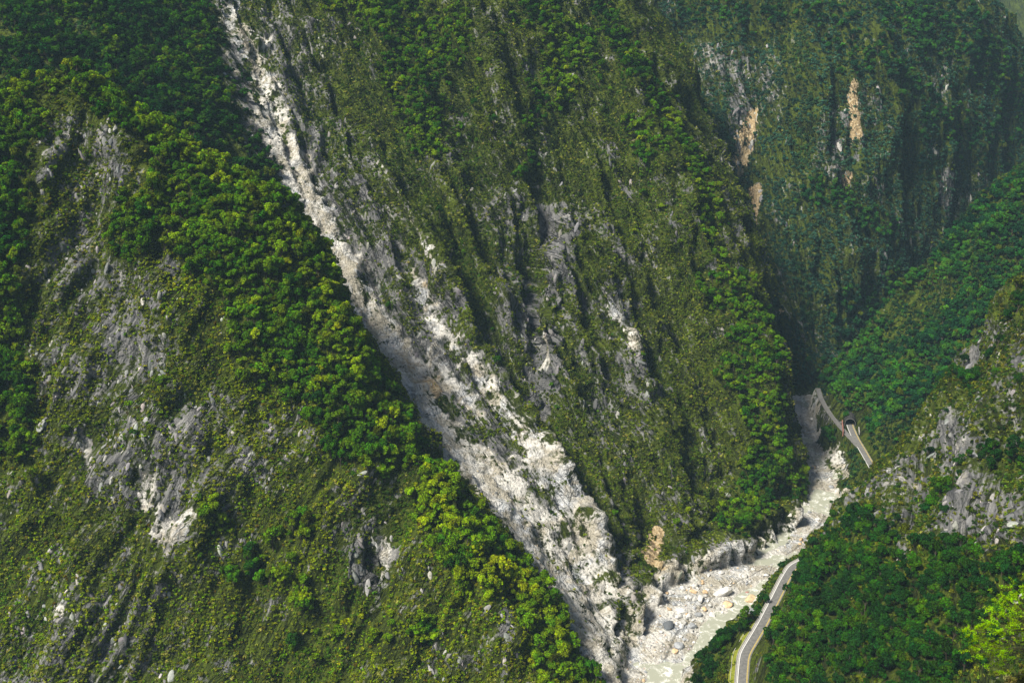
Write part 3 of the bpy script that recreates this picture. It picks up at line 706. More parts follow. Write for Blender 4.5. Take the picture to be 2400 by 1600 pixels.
# ------------------------------------------------------------------ boulders
def rock_mesh(seed, sub=2, mats=None, name='boulder'):
    r = np.random.default_rng(seed)
    bm = bmesh.new(); bmesh.ops.create_icosphere(bm, subdivisions=sub, radius=1)
    v = np.array([w.co[:] for w in bm.verts])
    f = np.array([[w.index for w in p.verts] for p in bm.faces]); bm.free()
    for _ in range(7):                                            # broken faces
        n = r.normal(size=3); n /= np.linalg.norm(n); c = r.uniform(.55, .85)
        d = v @ n - c
        v -= np.outer(np.maximum(d, 0) * .92, n)
    o = r.uniform(0, 50)
    v *= (1 + .10 * fbm(v[:, 0] * 2 + o, v[:, 1] * 2, v[:, 2] * 2, 3))[:, None]
    v *= np.array([r.uniform(.9, 1.25), r.uniform(.75, 1.0), r.uniform(.6, .85)])
    me = mesh_np(name, v, f, mats, False)
    return me
def boulder_material(name, source):
    m, nt, out = new_mat(name); g = NG(nt)
    pos = g.n('ShaderNodeTexCoord').outputs['Object']
    col = g.attr('tint', 'INSTANCER', 'Color') if source == 'instance' else g.n('ShaderNodeObjectInfo').outputs['Color']
    n = g.noise(pos, 2.2, 5, .65, .6)
    c = g.mix(g.smooth(n, .35, .7), g.mix(.55, col, (.12, .12, .125, 1)), col)
    g.link(g.bsdf(c, .85, g.bump(n, .5, .25), .2), out.inputs['Surface'])
    return m
M_ROCK_O, M_ROCK_I = boulder_material('boulder_stone', 'object'), boulder_material('rubble_stone', 'instance')
BM_ = [rock_mesh(100 + k, 2, M_ROCK_O) for k in range(7)]
def land_z(x, y): return bil(GX, GY, H, np.asarray(x, float), np.asarray(y, float))
def place_boulder(p, size, tint, label, group, k, sink=.25):
    o = link('boulder', BM_[k % 7], loc=(p[0], p[1], p[2] + size * (.35 - sink)))
    o.scale = (size / 2, size / 2 * random.uniform(.8, 1.1), size / 2 * random.uniform(.8, 1.05))
    o.rotation_euler = (random.uniform(-.3, .3), random.uniform(-.3, .3), random.uniform(0, 6.28))
    o.color = (*tint, 1)
    tag(o, label, 'boulder', group)
    return o
WHT, GRY, DGR, TANC, REDC = (.78, .77, .74), (.36, .38, .40), (.10, .115, .13), (.70, .50, .28), (.42, .20, .16)
for u, v_, px, tint, label in [
    (1759, 1402, 30, TANC, 'large long tan boulder beside the pool by the far gorge wall'), (1751, 1388, 9, REDC, 'small red-brown rock above the large tan boulder'),
    (1706, 1412, 26, TANC, 'tan boulder below the white marble block in the river bed'), (1761, 1429, 22, GRY, 'lone grey boulder standing in the pool'),
    (1694, 1385, 42, WHT, 'huge white marble block under the gorge wall'), (1623, 1466, 22, GRY, 'rounded grey boulder in the middle of the rubble'),
    (1590, 1508, 27, GRY, 'big angular grey boulder beside the pale stream'), (1566, 1462, 30, DGR, 'dark blue-grey boulder against the left gorge wall'),
    (1735, 1452, 9, REDC, 'small dark red rock near the right river bank'), (1718, 1458, 14, TANC, 'tan rock at the edge of the rubble near the right bank'),
    (1650, 1425, 15, TANC, 'small tan boulder left of the white block'), (1700, 1478, 14, WHT, 'pale boulder in the stream by the green bank'),
    (1642, 1400, 26, WHT, 'white boulder at the left end of the rubble bar'), (1668, 1440, 16, WHT, 'chalky boulder in the centre of the rubble bar'), (1600, 1430, 22, WHT, 'pale boulder beneath the left gorge wall'),
    (1915, 1215, 10, WHT, 'white boulder where the river bends upstream'), (1935, 1190, 9, GRY, 'grey boulder in the upstream rapids')]:
    p = on_land([(u, v_ + px * .2)], LAND0)[0]
    place_boulder(p, px * 1.05 * np.linalg.norm(p - np.array((0, 0, CAM_H))) / FPX / 1.0, tint, label, None, random.randrange(7))
cand = rng.uniform((85, 585), (300, 1080), (26000, 2))
dd, ii, ss = seg_dist(cand[:, 0], cand[:, 1], RIVER)
inb = dd < along(RIVER, 2, ii) - 1
cand, dd, ii, ss = cand[inb], dd[inb], ii[inb], ss[inb]
zb = bil(GX, GY, VZ, cand[:, 0], cand[:, 1])
on_bar = zb > -.2
pick = np.where(on_bar)[0]
wgt = np.where((cand[pick, 1] > 620) & (cand[pick, 1] < 725), 5.0, 1.0)
sel = rng.choice(pick, 190, replace=False, p=wgt / wgt.sum())
bins = {}
latc = (dd * ss) / along(RIVER, 2, ii)
for k, c in enumerate(sel):
    y_ = cand[c, 1]
    part_ = 'stream mouth' if y_ < 612 else ('lower rubble bar' if y_ < 650 else 'middle rubble bar' if y_ < 685 else 'upper rubble bar' if y_ < 725 else 'river bend' if y_ < 800 else 'upstream rapids' if y_ < 880 else 'far rapids')
    side_ = 'left side' if latc[c] > .33 else 'right side' if latc[c] < -.33 else 'middle'
    tint, nm = ((WHT, 'white'), (WHT, 'white'), ((.58, .57, .53), 'light grey'), (GRY, 'grey'), (TANC, 'tan'))[int(random.random() * 4.6)]
    size = 1.7 + 4.4 * random.random() ** 2.2
    bins.setdefault((nm, side_, part_, 'large' if size > 3.2 else 'small'), []).append((c, size, tuple(np.array(tint) * random.uniform(.8, 1.1))))
ORD = ['leftmost', 'second from left', 'third from left', 'fourth from left', 'fifth from left', 'sixth from left', 'seventh from left', 'eighth from left', 'ninth from left', 'tenth from left', 'eleventh from left', 'twelfth from left', 'thirteenth from left', 'fourteenth from left', 'fifteenth from left', 'sixteenth from left']
for (nm, side_, part_, sz_), mem in bins.items():
    mem.sort(key=lambda t_: cand[t_[0], 0] / cand[t_[0], 1])
    for k, (c, size, tint) in enumerate(mem):
        lab = f'{sz_} {nm} boulder, {side_} of the {part_}' + (f', {ORD[k]}' if 1 < len(mem) <= 16 else '')
        place_boulder((cand[c, 0], cand[c, 1], zb[c]), size, tint, lab, f'{sz_} {nm} boulders of the {part_}', k)

# ------------------------------------------------------------------ plants
def leaf_cloud(seed, centers, radii, crown_c, n_each, leaf, jitter=.55, aspect=1.5):
    r = np.random.default_rng(seed)
    V, T = [], []
    for c, rad in zip(centers, radii):
        tone = r.uniform(-.28, .28)
        n = max(6, int(n_each * (rad / np.mean(radii)) ** 2))
        d = r.normal(size=(n * 3, 3)); d /= np.linalg.norm(d, axis=1)[:, None]
        out = (c - crown_c); out = out / (np.linalg.norm(out) + 1e-6)
        d = d[(d @ out > -.35) & (d[:, 2] > -.55)][:n]
        pos = c + d * (rad * r.uniform(.72, 1.06, len(d))[:, None]) * np.array([1, 1, .78])
        nrm = d + r.normal(size=d.shape) * jitter; nrm /= np.linalg.norm(nrm, axis=1)[:, None]
        ref = r.normal(size=d.shape)
        a = np.cross(nrm, ref); a /= np.linalg.norm(a, axis=1)[:, None]
        b = np.cross(nrm, a)
        s = leaf * r.uniform(.6, 1.35, len(d))[:, None]
        V.append(np.stack([pos - a * s * aspect, pos - b * s * .8 - nrm * s * .2, pos + a * s * aspect * .9, pos + b * s * .8 - nrm * s * .2], 1).reshape(-1, 3))
        T.append(np.repeat(np.clip(.5 + tone + r.uniform(-.35, .35, len(d)), 0, 1), 4))
    V = np.concatenate(V); T = np.concatenate(T)
    return V, np.arange(len(V)).reshape(-1, 4), T
def limb(path, r0, r1, n=6):
    """tapered tube along a few points"""
    path = np.asarray(path, float); k = len(path); V = []
    for i, p in enumerate(path):
        t = path[min(i + 1, k - 1)] - path[max(i - 1, 0)]; t /= np.linalg.norm(t)
        a = np.cross(t, (.3, .9, .2)); a /= np.linalg.norm(a); b = np.cross(t, a)
        r_ = r0 + (r1 - r0) * i / (k - 1)
        for j in range(n):
            th = 2 * math.pi * j / n
            V.append(p + r_ * (math.cos(th) * a + math.sin(th) * b))
    F = [(i * n + j, i * n + (j + 1) % n, (i + 1) * n + (j + 1) % n, (i + 1) * n + j) for i in range(k - 1) for j in range(n)]
    return np.array(V), np.array(F)
def merge(parts):
    V, F, o = [], [], 0
    for v, f in parts:
        V.append(v); F.append(np.asarray(f) + o); o += len(v)
    return np.concatenate(V), np.concatenate(F)
def tree_shape(seed, tall=1.0, n_clump=11, n_each=52, leaf=.42):
    r = np.random.default_rng(seed)
    cc = np.array([r.uniform(-.4, .4), r.uniform(-.4, .4), 5.6 * tall])
    C, Rr = [cc + (0, 0, .6)], [2.2]
    wx, wy = r.uniform(.75, 1.35, 2)
    for k in range(n_clump):
        th = 2.4 * k + r.uniform(-.5, .5); el = r.uniform(-.35, 1.0)
        rr = r.uniform(1.9, 3.0)
        C.append(cc + np.array([math.cos(th) * math.cos(el) * rr * wx, math.sin(th) * math.cos(el) * rr * wy, math.sin(el) * 2.5 * tall]))
        Rr.append(r.uniform(.7, 1.8))
    V, F, T = leaf_cloud(seed, C, Rr, cc, n_each, leaf, .75)
    parts = [limb([(0, 0, -1.2), (.1, 0, 1.5 * tall), (cc[0] * .6, cc[1] * .6, 3.6 * tall), cc], .32, .1)]
    for k in range(1, 6):
        parts.append(limb([np.array([0, 0, 2.4 * tall]) + cc * .12, (np.array([0, 0, 3.2 * tall]) + C[k]) / 2, C[k]], .15, .05, 5))
    tv, tf = merge(parts)
    return (V, F, T), (tv, tf)
TREES = []
for k in range(7):
    (V, F, T), (tv, tf) = tree_shape(300 + k, (.85, 1.0, 1.15, .9, 1.05, .8, 1.25)[k], (11, 13, 10, 9, 12, 14, 10)[k])
    cm = mesh_np('crown', V, F, M_LEAF_O, False); set_attr(cm, 'leafshade', T)
    tm = mesh_np('trunk', tv, tf, M_BARK)
    fv, ff = merge([(V, F), (tv, tf)])
    fm = mesh_np('forest_tree_shape', fv, ff, M_LEAF_I, False); set_attr(fm, 'leafshade', np.r_[T, np.zeros(len(tv))])
    fm.materials.append(M_BARK)
    mi = np.zeros(len(ff), np.int32); mi[len(F):] = 1; fm.polygons.foreach_set('material_index', mi)
    TREES.append((cm, tm, fm))
SHRUBS = []
for k in range(5):
    r = np.random.default_rng(500 + k)
    C = [np.array([r.uniform(-.5, .5), r.uniform(-.5, .5), r.uniform(.25, .6)]) for _ in range(4)]
    V, F, T = leaf_cloud(500 + k, C, [r.uniform(.4, .65) for _ in C], np.array([0, 0, .1]), 13, .21, .6)
    m_ = mesh_np('scrub_shape', V, F, M_LEAF_I, False); set_attr(m_, 'leafshade', T); SHRUBS.append(m_)
TUFTS = []
for k in range(3):
    r = np.random.default_rng(600 + k); V, T = [], []
    for j in range(16):
        th = r.uniform(0, 6.28); l = r.uniform(.6, 1.25); o = r.uniform(-.4, .4, 2); w = r.uniform(.06, .13)
        dx, dy = math.cos(th), math.sin(th)
        b = np.array([o[0], o[1], -.1]); m1 = b + np.array([dx * .25 * l, dy * .25 * l, .75 * l]); t1 = b + np.array([dx * .75 * l, dy * .75 * l, .8 * l])
        s = np.array([-dy, dx, 0]) * w
        V += [b - s, b + s, m1 + s, m1 - s, m1 - s, m1 + s, t1 + s * .4, t1 - s * .4]; T += [r.uniform(.2, 1)] * 8
    m_ = mesh_np('tuft_shape', V, np.arange(len(V)).reshape(-1, 4), M_LEAF_I, False); set_attr(m_, 'leafshade', T); TUFTS.append(m_)
PEBBLES = [rock_mesh(700 + k, 1, M_ROCK_I, 'rubble_shape') for k in range(4)]

def proto_collection(name, meshes):
    c = bpy.data.collections.new(name)
    for m_ in meshes: c.objects.link(bpy.data.objects.new(m_.name, m_))
    return c
def scatter(name, protos, P_, scale, rot, tint, idx, label):
    me = bpy.data.meshes.new(name); me.vertices.add(len(P_)); me.vertices.foreach_set('co', np.asarray(P_, np.float32).ravel())
    for nm, typ, key, dat in (('scale', 'FLOAT_VECTOR', 'vector', scale), ('rot', 'FLOAT_VECTOR', 'vector', rot), ('tint', 'FLOAT_COLOR', 'color', np.c_[tint, np.ones(len(tint))]), ('pick', 'INT', 'value', idx)):
        a = me.attributes.new(nm, typ, 'POINT'); a.data.foreach_set(key, np.asarray(dat, np.int32 if typ == 'INT' else np.float32).ravel())
    o = link(name, me); tag(o, label, kind='stuff')
    ng = bpy.data.node_groups.new(name, 'GeometryNodeTree')
    ng.interface.new_socket('Geometry', in_out='INPUT', socket_type='NodeSocketGeometry'); ng.interface.new_socket('Geometry', in_out='OUTPUT', socket_type='NodeSocketGeometry')
    gi, go = ng.nodes.new('NodeGroupInput'), ng.nodes.new('NodeGroupOutput')
    iop = ng.nodes.new('GeometryNodeInstanceOnPoints'); ci = ng.nodes.new('GeometryNodeCollectionInfo')
    ci.inputs['Collection'].default_value = proto_collection(name + '_shapes', protos); ci.inputs['Separate Children'].default_value = True; ci.inputs['Reset Children'].default_value = True
    iop.inputs['Pick Instance'].default_value = True
    def na(nm, typ):
        nd = ng.nodes.new('GeometryNodeInputNamedAttribute'); nd.data_type = typ; nd.inputs['Name'].default_value = nm; return nd.outputs['Attribute']
    L = ng.links.new
    e2r = ng.nodes.new('FunctionNodeEulerToRotation')
    L(gi.outputs[0], iop.inputs['Points']); L(ci.outputs[0], iop.inputs['Instance']); L(na('pick', 'INT'), iop.inputs['Instance Index'])
    L(na('rot', 'FLOAT_VECTOR'), e2r.inputs[0]); L(e2r.outputs[0], iop.inputs['Rotation']); L(na('scale', 'FLOAT_VECTOR'), iop.inputs['Scale']); L(iop.outputs[0], go.inputs[0])
    md = o.modifiers.new('scatter', 'NODES'); md.node_group = ng
    return o

# scatter sites on the built land
qa, qb, qc, qd = (LV[quads[:, k]] for k in range(4))
cr = np.cross(qc - qa, qd - qb); qarea = .5 * np.linalg.norm(cr, axis=1); qn = cr / (2 * qarea[:, None] + 1e-9)
qcen = (qa + qb + qc + qd) / 4
def project(p):
    rel = p - np.array((0, 0, CAM_H)); cp, sp = math.cos(PITCH), math.sin(PITCH)
    dep = rel[:, 1] * cp - rel[:, 2] * sp; up = rel[:, 1] * sp + rel[:, 2] * cp
    return 1200 + FPX * rel[:, 0] / dep, 800 - FPX * up / dep, dep
pu, pv, pd = project(qcen)
view = (np.array((0, 0, CAM_H)) - qcen); view /= np.linalg.norm(view, axis=1)[:, None]
facing = (qn * view).sum(1)
inview = (pu > -170) & (pu < 2570) & (pv > -170) & (pv < 1770) & (facing > -.12)
q00 = quads[:, 0]
qf = {k_: v_.ravel()[q00] for k_, v_ in (('tree', TREE), ('rock', ROCK), ('pale', PALE), ('tan', TAN), ('flat', flat), ('road', d_road), ('slope', np.hypot(gx, gy)), ('streak', STREAK), ('slide', slide))}
zq = ZONE.ravel()[q00]
bed_q = qz == 6
patch_n = fbm(qcen[:, 0] / 16, qcen[:, 1] / 16, qcen[:, 2] / 22, 4)
patch_l = fbm(qcen[:, 0] / 55 + 9, qcen[:, 1] / 55, qcen[:, 2] / 55, 3)
def sites(dens):
    w = dens * qarea * inview
    n = rng.poisson(w)
    q = np.repeat(np.arange(len(w)), n)
    s, t = rng.random(len(q)), rng.random(len(q))
    p = (qa[q] * ((1 - s) * (1 - t))[:, None] + qb[q] * (s * (1 - t))[:, None] + qc[q] * (s * t)[:, None] + qd[q] * ((1 - s) * t)[:, None])
    return q, p
def hidden(p, lift):
    """True where the land stands between the camera and p"""
    e = p + np.array((0, 0, lift)); c = np.array((0, 0, CAM_H)); hid = np.zeros(len(p), bool)
    for k in np.linspace(.35, .985, 170):
        m_ = c + (e - c) * k
        hid |= bil(GX, GY, VZ, m_[:, 0], m_[:, 1]) > m_[:, 2] + 1.5
    return hid
def palette(n, cols, wts):
    c = np.array(cols)[rng.choice(len(cols), n, p=np.array(wts) / sum(wts))]
    return c * rng.uniform(.75, 1.25, (n, 1)) * rng.uniform(.92, 1.08, (n, 3))

# trees ---------------------------------------------------------
td = np.array([.088, .085, .082, .080, .045, .080])[zq] * sstep(.25, .75, qf['tree'] + .35 * patch_n) + .0012 * (zq != 4) * sstep(.0, .4, patch_n)
td *= (1 - sstep(.2, .45, qf['pale'])) * np.where((qcen[:, 1] < 602), sstep(12.5, 15, qf['road']), sstep(6.0, 9, qf['road'])) * ~bed_q * (1 - .7 * sstep(.5, .9, qf['rock']))
tq, tp = sites(td)
tz = zq[tq]
nt_ = len(tq)
tsc = (.32 + .95 * rng.random(nt_) ** 1.8) * np.array([.98, .95, .82, .9, .95, .80])[tz]
LIME, YGRN, GRN, DEEP, OLV, BLUE = (.32, .41, .003), (.17, .27, .003), (.055, .145, .003), (.014, .052, .008), (.08, .105, .005), (.015, .075, .028)
tint_t = np.zeros((nt_, 3)); tone_name = np.empty(nt_, object)
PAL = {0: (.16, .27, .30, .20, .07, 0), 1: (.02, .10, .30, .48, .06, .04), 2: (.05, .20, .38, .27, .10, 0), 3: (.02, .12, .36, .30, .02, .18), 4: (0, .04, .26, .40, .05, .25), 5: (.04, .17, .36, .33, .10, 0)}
BASE = np.array([LIME, YGRN, GRN, DEEP, OLV, BLUE]); TN = ['lime green', 'yellow-green', 'bright green', 'dark green', 'olive green', 'deep green']
patch_t = patch_l[tq]
patch_m = fbm(tp[:, 0] / 24 + 2, tp[:, 1] / 24, tp[:, 2] / 24, 3)
RAMP = np.array([DEEP, (.024, .080, .006), GRN, (.10, .20, .003), YGRN, LIME])
MEANT = np.array([.58, .18, .50, .30, .30, .12])
tval = np.clip(MEANT[tz] + .30 * patch_t + .34 * patch_m + rng.normal(0, .15, nt_), 0, .999) * 5
cd_, _, _ = seg_dist(tp[:, 0], tp[:, 1], A_CREST)
tval = np.clip(tval + 1.1 * (tz == 0) * (1 - sstep(4, 22, cd_)), 0, 4.99)  # crest trees tinted limer, painting the bright edge light into their colour
ti = tval.astype(int); tfr = (tval - ti)[:, None]
tint_t = (RAMP[ti] * (1 - tfr) + RAMP[np.minimum(ti + 1, 5)] * tfr) * rng.uniform(.8, 1.2, (nt_, 1)) * rng.uniform(.9, 1.1, (nt_, 3))
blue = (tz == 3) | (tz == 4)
tint_t[blue] = tint_t[blue] * np.array((.72, .95, 1.0)) + np.array((0, 0, .012))  # bluish haze painted into the tree tint of the farther slopes
odd = rng.random(nt_) < .03
tint_t[odd] = np.array(OLV) * rng.uniform(.7, 1.4, (odd.sum(), 1))
tone_name = np.array(['dark green', 'deep green', 'mid green', 'bright green', 'yellow-green', 'lime green'], object)[np.clip(np.round(tval).astype(int), 0, 5)]
tone_name[odd] = 'olive green'
trot = np.c_[rng.uniform(-.12, .12, nt_) - .12 * qn[tq][:, 1], rng.uniform(-.12, .12, nt_) + .12 * qn[tq][:, 0], rng.uniform(0, 6.28, nt_)]
tk = rng.integers(0, 7, nt_); tzs = rng.uniform(.75, 1.4, nt_)
hid = hidden(tp, 6.0)
uu, vv, dep = project(tp)
onframe = (uu > 10) & (uu < 2390) & (vv > 15) & (vv < 1600) & ~hid & (qf['tree'][tq] > .3)
app = np.where(onframe, tsc / dep, 0)
order = np.argsort(-app)[:300]
single = np.zeros(nt_, bool); single[order] = True
PLACE = {0: 'the near left spur', 1: 'the slope behind the left spur', 2: 'the central mountain', 3: 'the spur above the tunnel', 4: 'the far mountain', 5: 'the right hillside above the road'}
_, ai, _ = seg_dist(tp[:, 0], tp[:, 1], A_CREST); ad, _, _ = seg_dist(tp[:, 0], tp[:, 1], A_CREST)
labels = {}
for i in order:
    z_ = tz[i]
    if z_ == 0:
        spot = ("the left spur's lower crest", "the left spur's middle crest", "the left spur's upper crest")[0 if ai[i] < 4 else 1 if ai[i] < 8 else 2] if ad[i] < 32 else ("the left spur's lower face" if vv[i] > 1150 else "the left spur's middle face" if vv[i] > 650 else "the left spur's upper face")
    elif z_ == 5:
        spot = 'the bank below the road' if qf['road'][tq[i]] < 30 and tp[i][2] < 32 else 'the slope just above the road' if tp[i][2] < 75 else 'the high right hillside'
    else:
        spot = PLACE[z_]
    size = 'large' if tsc[i] > 1.0 else 'medium-sized' if tsc[i] > .8 else 'small'
    labels.setdefault((f'{size} {tone_name[i]} tree', spot), []).append(i)
ORD = ['leftmost', 'second from left', 'third from left', 'fourth from left', 'fifth from left', 'sixth from left', 'seventh from left', 'eighth from left', 'ninth from left', 'tenth from left', 'eleventh from left', 'twelfth from left', 'thirteenth from left', 'fourteenth from left']
final = {}
for (what, spot), mem in labels.items():
    mem = sorted(mem, key=lambda i: vv[i])
    parts_ = [('', mem)] if len(mem) <= 9 else [(w_, mem[len(mem) * k // 3:len(mem) * (k + 1) // 3]) for k, w_ in enumerate((', upper part', ', midway down', ', lower part'))]
    for w_, sub in parts_:
        sub = sorted(sub, key=lambda i: uu[i])
        for k, i in enumerate(sub):
            final[i] = (f'{what} on {spot}{w_}' + (f', {ORD[k]}' if 1 < len(sub) <= 14 else ''), f'{what}s on {spot}{w_}')
for i in order:
    root = bpy.data.objects.new('broadleaf_tree', None); COL.objects.link(root)
    root.location = tp[i]; root.rotation_euler = trot[i]; root.scale = (tsc[i], tsc[i], tsc[i] * tzs[i])
    tag(root, final[i][0], 'tree', final[i][1])
    cm, tm, _ = TREES[tk[i]]
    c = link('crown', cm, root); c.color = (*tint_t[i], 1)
    link('trunk', tm, root)
m_ = ~single
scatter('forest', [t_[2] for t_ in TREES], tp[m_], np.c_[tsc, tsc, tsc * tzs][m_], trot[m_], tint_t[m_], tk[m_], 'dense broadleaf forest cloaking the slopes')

# scrub ---------------------------------------------------------
cover = (1 - sstep(.35, .8, qf['rock'] + .45 * patch_n)) * (1 - sstep(.2, .5, qf['pale']))
sd = np.array([.235, .10, .18, .11, .10, .20])[zq] * (.25 + .75 * sstep(-.45, .25, patch_n - .35 * qf['streak'])) * (.06 + .94 * cover) * (1 - .9 * sstep(.3, .6, qf['pale'])) * (1 - .55 * qf['tree']) * np.where(qcen[:, 1] < 602, sstep(10.5, 13, qf['road']), sstep(5.6, 8, qf['road'])) * ~bed_q
sq, sp_ = sites(sd)
ns_ = len(sq); sz = zq[sq]
ssc = rng.uniform(1.0, 2.3, ns_) * np.array([.70, 1.3, .75, 1.2, 1.25, .85])[sz]
SP = {0: ([(.19, .255, .003), (.28, .31, .006), (.12, .20, .003), (.05, .10, .004), (.15, .115, .012), (.13, .25, .003)], (.28, .16, .24, .14, .06, .12)),
      1: ([(.02, .055, .014), (.04, .085, .012), (.07, .09, .014)], (.5, .35, .15)),
      2: ([(.082, .122, .006), (.060, .10, .006), (.115, .145, .008)], (.4, .4, .2)),
      3: ([(.025, .07, .02), (.05, .10, .015), (.012, .04, .02)], (.4, .3, .3)),
      4: ([(.034, .098, .056), (.046, .112, .054), (.028, .084, .050)], (.45, .3, .25)),  # far mountain scrub: distance haze put into the blue-green tint
      5: ([(.075, .115, .008), (.14, .15, .010), (.04, .08, .007), (.028, .065, .010)], (.32, .2, .28, .2))}
stint = np.zeros((ns_, 3))
for z_ in range(6):
    m_ = np.where(sz == z_)[0]; stint[m_] = palette(len(m_), *SP[z_])
# greener towards the cooler upper slopes of the central mountain
up_g = ((sz == 2) * sstep(150, 330, sp_[:, 2]) * .65)[:, None]
stint = stint * (1 - up_g) + up_g * np.array((.028, .068, .013)) * rng.uniform(.6, 1.4, (ns_, 1))
# scrub tint yellower on ribs, darker in grooves to paint in shade between them
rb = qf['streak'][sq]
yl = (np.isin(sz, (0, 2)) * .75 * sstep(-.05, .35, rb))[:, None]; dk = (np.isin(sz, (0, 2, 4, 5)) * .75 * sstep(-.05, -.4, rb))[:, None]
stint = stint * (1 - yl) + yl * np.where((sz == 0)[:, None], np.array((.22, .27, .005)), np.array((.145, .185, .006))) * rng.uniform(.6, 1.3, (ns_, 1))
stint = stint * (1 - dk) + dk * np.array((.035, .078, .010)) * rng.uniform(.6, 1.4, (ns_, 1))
stint *= np.clip(1 + .8 * patch_l[sq] + .5 * patch_n[sq], .35, 1.8)[:, None]
srot = np.c_[-.5 * qn[sq][:, 1] * 1.2, .5 * qn[sq][:, 0] * 1.2, rng.uniform(0, 6.28, ns_)]
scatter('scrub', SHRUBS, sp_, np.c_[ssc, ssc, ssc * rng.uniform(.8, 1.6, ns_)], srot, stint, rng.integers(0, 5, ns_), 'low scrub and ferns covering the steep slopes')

# dry grass -----------------------------------------------------
gd = np.array([.09, .01, .085, .02, .003, .05])[zq] * (.04 + .96 * cover) * sstep(-.1, .4, -patch_n + .3) * (1 - qf['tree']) * sstep(5.6, 8, qf['road']) * ~bed_q
gq, gp = sites(gd); ng_ = len(gq)
gt = palette(ng_, [(.19, .20, .02), (.15, .19, .010), (.26, .25, .05), (.10, .135, .010)], (.3, .3, .15, .25))
gs = rng.uniform(.9, 1.9, ng_) * np.where(zq[gq] == 4, 1.5, 1.0)
scatter('dry_grass', TUFTS, gp, np.repeat(gs[:, None], 3, 1), np.c_[-.5 * qn[gq][:, 1], .5 * qn[gq][:, 0], rng.uniform(0, 6.28, ng_)], gt, rng.integers(0, 3, ng_), 'tufts of dry yellowish grass among the scrub')

# rubble --------------------------------------------------------
rd = .11 * sstep(.45, .85, qf['pale']) * (bed_q * 1.6 + .7 * (qf['slide'] < 45) + .15) * (1 - (bed_q & (qcen[:, 2] < -.9))) * sstep(5, 7, qf['road'])
rq, rp_ = sites(rd); nr_ = len(rq)
rt = palette(nr_, [(.74, .73, .69), (.50, .49, .46), (.28, .29, .30), (.58, .47, .32)], (.5, .25, .13, .12))
rs = (.2 + .9 * rng.random(nr_) ** 5)
scatter('rubble', PEBBLES, rp_, np.repeat(rs[:, None], 3, 1), rng.uniform(0, 6.28, (nr_, 3)), rt, rng.integers(0, 4, nr_), 'pale stone rubble of the landslide and river bed')
# broken outcrops standing out of the slope
CRAGS = []
for k in range(6):
    m_ = rock_mesh(800 + k, 2, M_ROCK_I, 'crag_shape'); CRAGS.append(m_)
od = .030 * sstep(.34, .62, qf['rock'] + .25 * patch_n) * sstep(.5, .9, qf['slope']) * (1 - .85 * sstep(.35, .6, qf['pale'])) * sstep(9, 14, qf['road']) * ~bed_q * (1 - qf['tree'])
od *= np.array([1.0, .3, .75, .5, .3, 1.0])[zq]
oq, op_ = sites(od); no_ = len(oq)
osz = (.5 + 2.3 * rng.random(no_) ** 2.6) * np.where(zq[oq] == 4, 1.5, 1.0)
zn = qn[oq]; dn = np.c_[zn[:, 0] * zn[:, 2], zn[:, 1] * zn[:, 2], -(zn[:, 0] ** 2 + zn[:, 1] ** 2)]; dn /= np.linalg.norm(dn, axis=1)[:, None] + 1e-9
dn += rng.normal(size=dn.shape) * .25; dn -= zn * (dn * zn).sum(1)[:, None]; dn /= np.linalg.norm(dn, axis=1)[:, None]
xn = np.cross(dn, zn)
oe = np.c_[np.arctan2(dn[:, 2], zn[:, 2]), np.arcsin(np.clip(-xn[:, 2], -1, 1)), np.arctan2(xn[:, 1], xn[:, 0])]
ot = palette(no_, [(.27, .27, .265), (.40, .395, .37), (.15, .152, .158), (.58, .565, .52)], (.34, .3, .2, .16)) * np.where((zq[oq] == 2) & (qf['pale'][oq] < .3), .55, .85)[:, None]
scatter('outcrop', CRAGS, op_ - zn * (osz * .18)[:, None], np.c_[osz * .8, osz * rng.uniform(1.1, 2.6, no_), osz * rng.uniform(.5, .9, no_)], oe, ot, rng.integers(0, 6, no_), 'broken grey rock outcrops on the steep slopes')
print('COUNTS outcrops', no_, 'trees', nt_, 'scrub', ns_, 'grass', ng_, 'rubble', nr_)

# ------------------------------------------------------------------ near crag and the lime-green tree growing on it
bm = bmesh.new(); bmesh.ops.create_icosphere(bm, subdivisions=5, radius=1)
v = np.array([w.co[:] for w in bm.verts]); f = np.array([[w.index for w in p.verts] for p in bm.faces]); bm.free()
v[:, 2] = np.where(v[:, 2] < 0, v[:, 2] * 12, v[:, 2])
v[:, :2] *= (1 + .25 * np.clip(-v[:, 2] / 12, 0, 1))[:, None]
kc = np.array((58.5, 84.0, 373.0))
kv = v * 13.5
kv += v / np.linalg.norm(v, axis=1)[:, None] * (2.2 * fbm(kv[:, 0] / 6, kv[:, 1] / 6, kv[:, 2] / 6, 5, .55))[:, None]
me = mesh_np('near_crag', kv + kc, f, M_LAND)
for k_, v_ in (('rock', .3), ('pale', .1), ('tan', 0), ('moss', .7), ('streak', 0)): set_attr(me, k_, np.full(len(v), v_))
set_attr(me, 'strikepos', kv[:, 0] * 4)
tag(link('near_crag', me), 'mossy crag at the lower right corner', kind='structure')
gp_, gn_ = kv + kc, v
up_ = np.where((v[:, 2] > .1))[0]
pk = rng.choice(up_, 900)
pts = gp_[pk] + rng.uniform(-.4, .4, (900, 3)) * np.array((1, 1, .2))
scatter('crag_grass', TUFTS, pts, np.repeat(rng.uniform(.25, .6, 900)[:, None], 3, 1), np.c_[rng.uniform(-.4, .4, (900, 2)), rng.uniform(0, 6.28, 900)],
        palette(900, [(.14, .12, .04), (.08, .10, .015), (.20, .17, .07)], (.4, .4, .2)), rng.integers(0, 3, 900), 'dry grass on the near crag')

